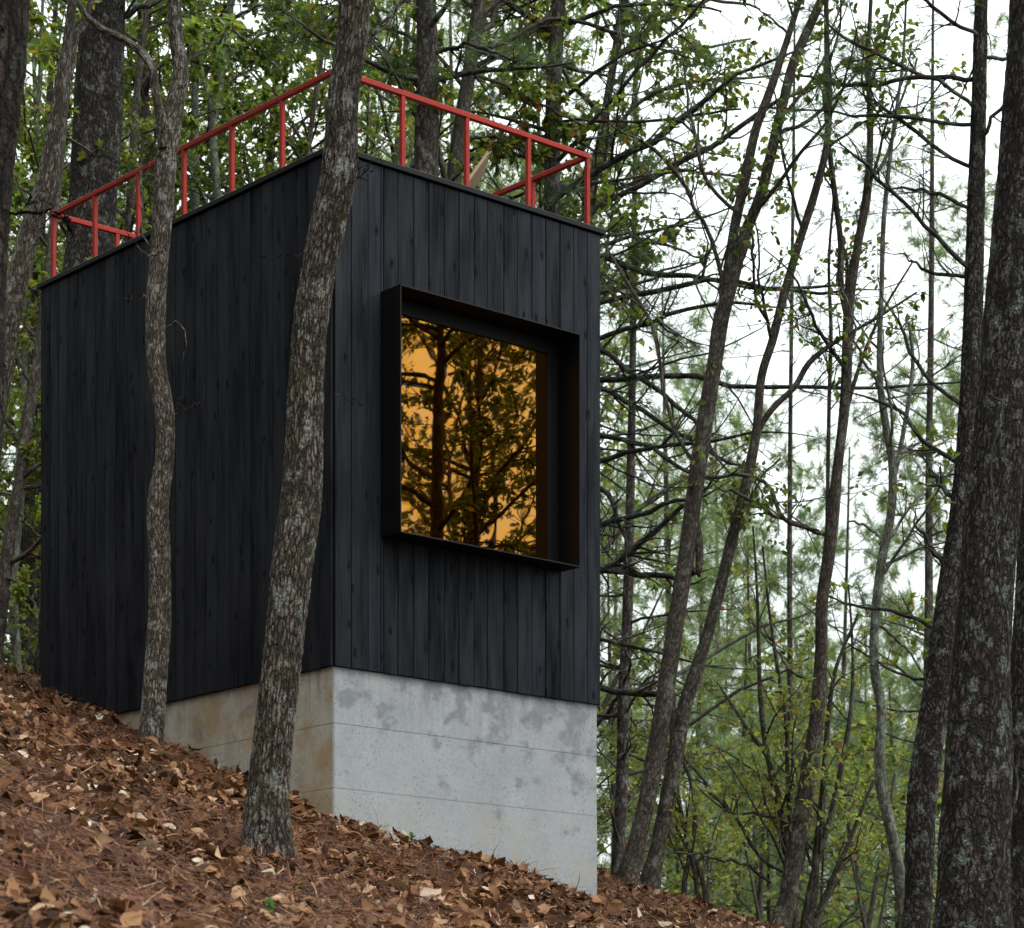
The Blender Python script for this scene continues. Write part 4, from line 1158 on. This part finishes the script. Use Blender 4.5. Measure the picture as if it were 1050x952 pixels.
def place(protos, hs, k, u, y, vtop, label, group, rz=None):
    src = protos[k]
    key = src.name
    o = src if key not in used else copy_tree(src)
    used.add(key)
    x = (u - CU) / F * y
    zb = float(gz(x, y)); zt_ = (HZ - vtop) / F * y
    s = max(.35, (zt_ - zb) / hs[k])
    o.location = (x, y, zb - .05); o.scale = (min(s, 1.5), min(s, 1.5), s)
    o.rotation_euler = (0, 0, rng.random() * 6.28)
    tag(o, label, 'tree', group)
    return o


bg_p = [  # kind, column, depth, row of the top
    (1, 700, 62, 300), (2, 762, 70, 380), (2, 852, 64, 440), (0, 972, 60, 180), (0, 1060, 55, 0),
    (2, 655, 46, 560), (2, 735, 52, 640), (2, 800, 60, 540), (2, 925, 50, 700), (2, 1000, 50, 600), (2, 690, 66, 480), (2, 860, 72, 640), (2, 640, 74, 420), (2, 770, 64, 690), (2, 720, 76, 600), (2, 830, 78, 720), (2, 890, 66, 740), (2, 940, 80, 690), (2, 675, 58, 700), (2, 745, 84, 740), (2, 860, 86, 760), (2, 800, 90, 760), (2, 905, 92, 770), (2, 985, 84, 700),
    (2, 712, 42, 770), (2, 835, 43, 800), (2, 905, 44, 820), (2, 775, 45, 780),
    (0, 540, 46, -30), (1, 480, 50, -60), (0, 400, 45, -20), (1, 330, 58, 60), (0, 150, 44, -60), (1, 60, 48, -60), (0, 20, 42, 120), (1, -60, 46, 0), (0, 1180, 50, 0), (1, 1290, 54, 0)]
for k, u, y, vt in bg_p:
    if u < 45:
        lb = 'hazy green pine glimpsed in the gap left of the cabin'
    elif u < 615:
        lb = 'hazy green pine standing far behind the cabin roof'
    elif k == 2:
        lb = 'pale bushy young pine down the valley right of the cabin'
    else:
        lb = 'tall hazy pine rising from the valley right of the cabin'
    place(PINES, PH, k, u, y, vt, lb, {0: 'far pines'}.get(9, lb.replace('hazy', 'far').replace('pine', 'pines')))
bg_b = [(0, 668, 38, 760), (1, 730, 39, 780), (0, 775, 42, 740), (1, 870, 37, 770), (0, 935, 42, 730), (1, 755, 33, 840), (1, 885, 34, 850), (1, 820, 35, 840), (1, 700, 32, 840),
        (2, 625, 36, 620), (1, 935, 34, 850), (2, 1020, 36, 640)]
for k, u, y, vt in bg_b:
    lb = ('yellow green leafy undergrowth tree just beyond the crest' if k == 1 else 'green leafy undergrowth tree beyond the crest' if k == 0 else 'taller olive leafed tree in the wood beyond the crest')
    place(BROADS, BH, k, u, y, vt, lb, lb.replace('tree', 'trees'))
for k, u, y, vt in [(0, -20, 34, 480), (1, 15, 31, 600), (0, 45, 36, 520), (1, -5, 38, 560), (2, 30, 40, 330), (2, -30, 36, 350), (2, 70, 40, 100)]:
    lb = 'leafy green tree filling the gap left of the cabin'
    place(BROADS, BH, k, u, y, vt, lb, 'leafy trees in the left gap')

for k, u, y, vt, lb in [(3, 28, 36, -160, 'tall bright green leafy tree seen between the left edge trunks'), (3, 152, 35, -260, 'tall bright green leafy tree seen through the fork of the slim oak'),
                        (3, 262, 37, -120, 'tall bright green leafy tree hanging over the middle of the left railing'), (3, 385, 36, -160, 'tall bright green leafy tree just right of the thick oak above the roof'),
                        (4, 602, 40, 20, 'tall olive leafed tree behind the bare limbs right of the roof corner')]:
    place(BROADS, BH, k, u, y, vt, lb, 'tall leafy trees behind the cabin')

# -- oaks on the slope outside the frame whose reflections fill the window
def reflect_tree(x, y, h, lean, label, seed):
    t = Tree('oak_tree', label)
    n = 60; s = np.linspace(0, 1, n); zb = float(gz(x, y)) - .15
    P = np.stack([x + lean * .3 * np.sin(s * 3), y + lean * s * 1.5, zb + s * h], -1)
    t.stems.append((P, .15 * (1 - s) + .02, 20, .05, .3))
    t.limbs_auto(37, t0=.32, t1=.98, ang=(40, 80), ln=(.2, .38), rf=.5, wob=.14, grav=.02)
    t.finish(M['stem'], M['leaf'], [SUB, TW])
    put_leaves(t.crown, t.twigs, 11, .064, tint=(.34, .2)); t.link()


reflect_tree(8.2, 19.0, 13, .25, 'nearest leafy oak mirrored as dark leaves in the amber window', 1)
reflect_tree(12.5, 18.7, 15, .35, 'second leafy oak mirrored right of the nearest one in the amber window', 2)
reflect_tree(18.0, 18.6, 17, -.3, 'farthest leafy oak mirrored between the others in the amber window', 3)
for x, y, sc_ in ((27, 15.6, 1.15), (36, 14.0, 1.25)):
    o = copy_tree(BROADS[4])
    o.location = (x, y, float(gz(x, y)) - .05); o.scale = (1.15, 1.15, sc_); o.rotation_euler = (0, 0, x)
    tag(o, 'distant leafy tree mirrored behind the dark oaks in the amber window', 'tree', 'distant trees mirrored in the window')

# ------------------------------------------------------------------ light, sky and camera
SKY_DIM_LEFT, CLOUD_HI = .25, 10.5
world = bpy.data.worlds.new('World'); SC.world = world; world.use_nodes = True
nt = world.node_tree; nt.nodes.clear(); N = NT(nt)
SUN_EL, SUN_AZ = math.radians(58), math.atan2(-.50, .86)     # direction towards the sun
sky = nt.nodes.new('ShaderNodeTexSky'); sky.sky_type = 'NISHITA'; sky.sun_disc = False
sky.sun_elevation = SUN_EL; sky.sun_rotation = math.pi / 2 - SUN_AZ
sky.air_density = 1.0; sky.dust_density = 3.5; sky.ozone_density = 1.0
hs = N.n('ShaderNodeHueSaturation', Saturation=.15, Value=1.0, Color=sky.outputs[0])
# thin bright overcast; its dim left side is added to darken the left wall
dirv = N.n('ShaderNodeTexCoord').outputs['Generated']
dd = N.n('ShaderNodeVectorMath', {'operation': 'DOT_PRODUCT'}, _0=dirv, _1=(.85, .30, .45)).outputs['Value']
side = N.n('ShaderNodeMapRange', {'interpolation_type': 'SMOOTHSTEP'}, Value=dd, From_Min=-.6, From_Max=.3, To_Min=SKY_DIM_LEFT, To_Max=CLOUD_HI).outputs[0]
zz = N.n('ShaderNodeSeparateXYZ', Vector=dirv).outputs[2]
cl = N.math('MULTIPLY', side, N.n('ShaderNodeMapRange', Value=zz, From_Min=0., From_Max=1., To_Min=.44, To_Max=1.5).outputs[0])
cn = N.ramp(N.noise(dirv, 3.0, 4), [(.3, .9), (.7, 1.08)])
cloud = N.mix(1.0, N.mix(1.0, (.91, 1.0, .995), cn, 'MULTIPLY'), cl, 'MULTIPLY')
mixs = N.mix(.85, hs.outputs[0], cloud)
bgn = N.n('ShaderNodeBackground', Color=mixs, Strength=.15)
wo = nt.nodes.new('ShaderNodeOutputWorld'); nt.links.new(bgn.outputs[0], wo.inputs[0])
sl = bpy.data.lights.new('sun', 'SUN'); sl.energy = 1.5; sl.angle = math.radians(25); sl.color = (1, .97, .93)
so = bpy.data.objects.new('sun', sl); COL.objects.link(so)
from mathutils import Vector
dv = Vector((math.cos(SUN_EL) * math.cos(SUN_AZ), math.cos(SUN_EL) * math.sin(SUN_AZ), math.sin(SUN_EL)))
so.rotation_euler = dv.to_track_quat('Z', 'Y').to_euler(); so.location = (20, -10, 40)

cam = bpy.data.cameras.new('camera'); co = bpy.data.objects.new('camera', cam); COL.objects.link(co)
co.location = (0, 0, 0); co.rotation_euler = (math.pi / 2, 0, 0)
cam.sensor_fit = 'HORIZONTAL'; cam.sensor_width = 36; cam.lens = F / 1050 * 36
cam.shift_x = 0; cam.shift_y = (HZ - 476) / 1050
cam.clip_end = 2000; cam.clip_start = .1
cam.dof.use_dof = True; cam.dof.focus_distance = 20.0; cam.dof.aperture_fstop = 5.0
SC.camera = co
SC.view_settings.view_transform = 'Standard'; SC.view_settings.look = 'None'
SC.view_settings.gamma = 1.0; SC.view_settings.exposure = 0.75
SC.cycles.use_denoising = True
SC.cycles.max_bounces = 6; SC.cycles.diffuse_bounces = 3; SC.cycles.glossy_bounces = 3; SC.cycles.transmission_bounces = 4
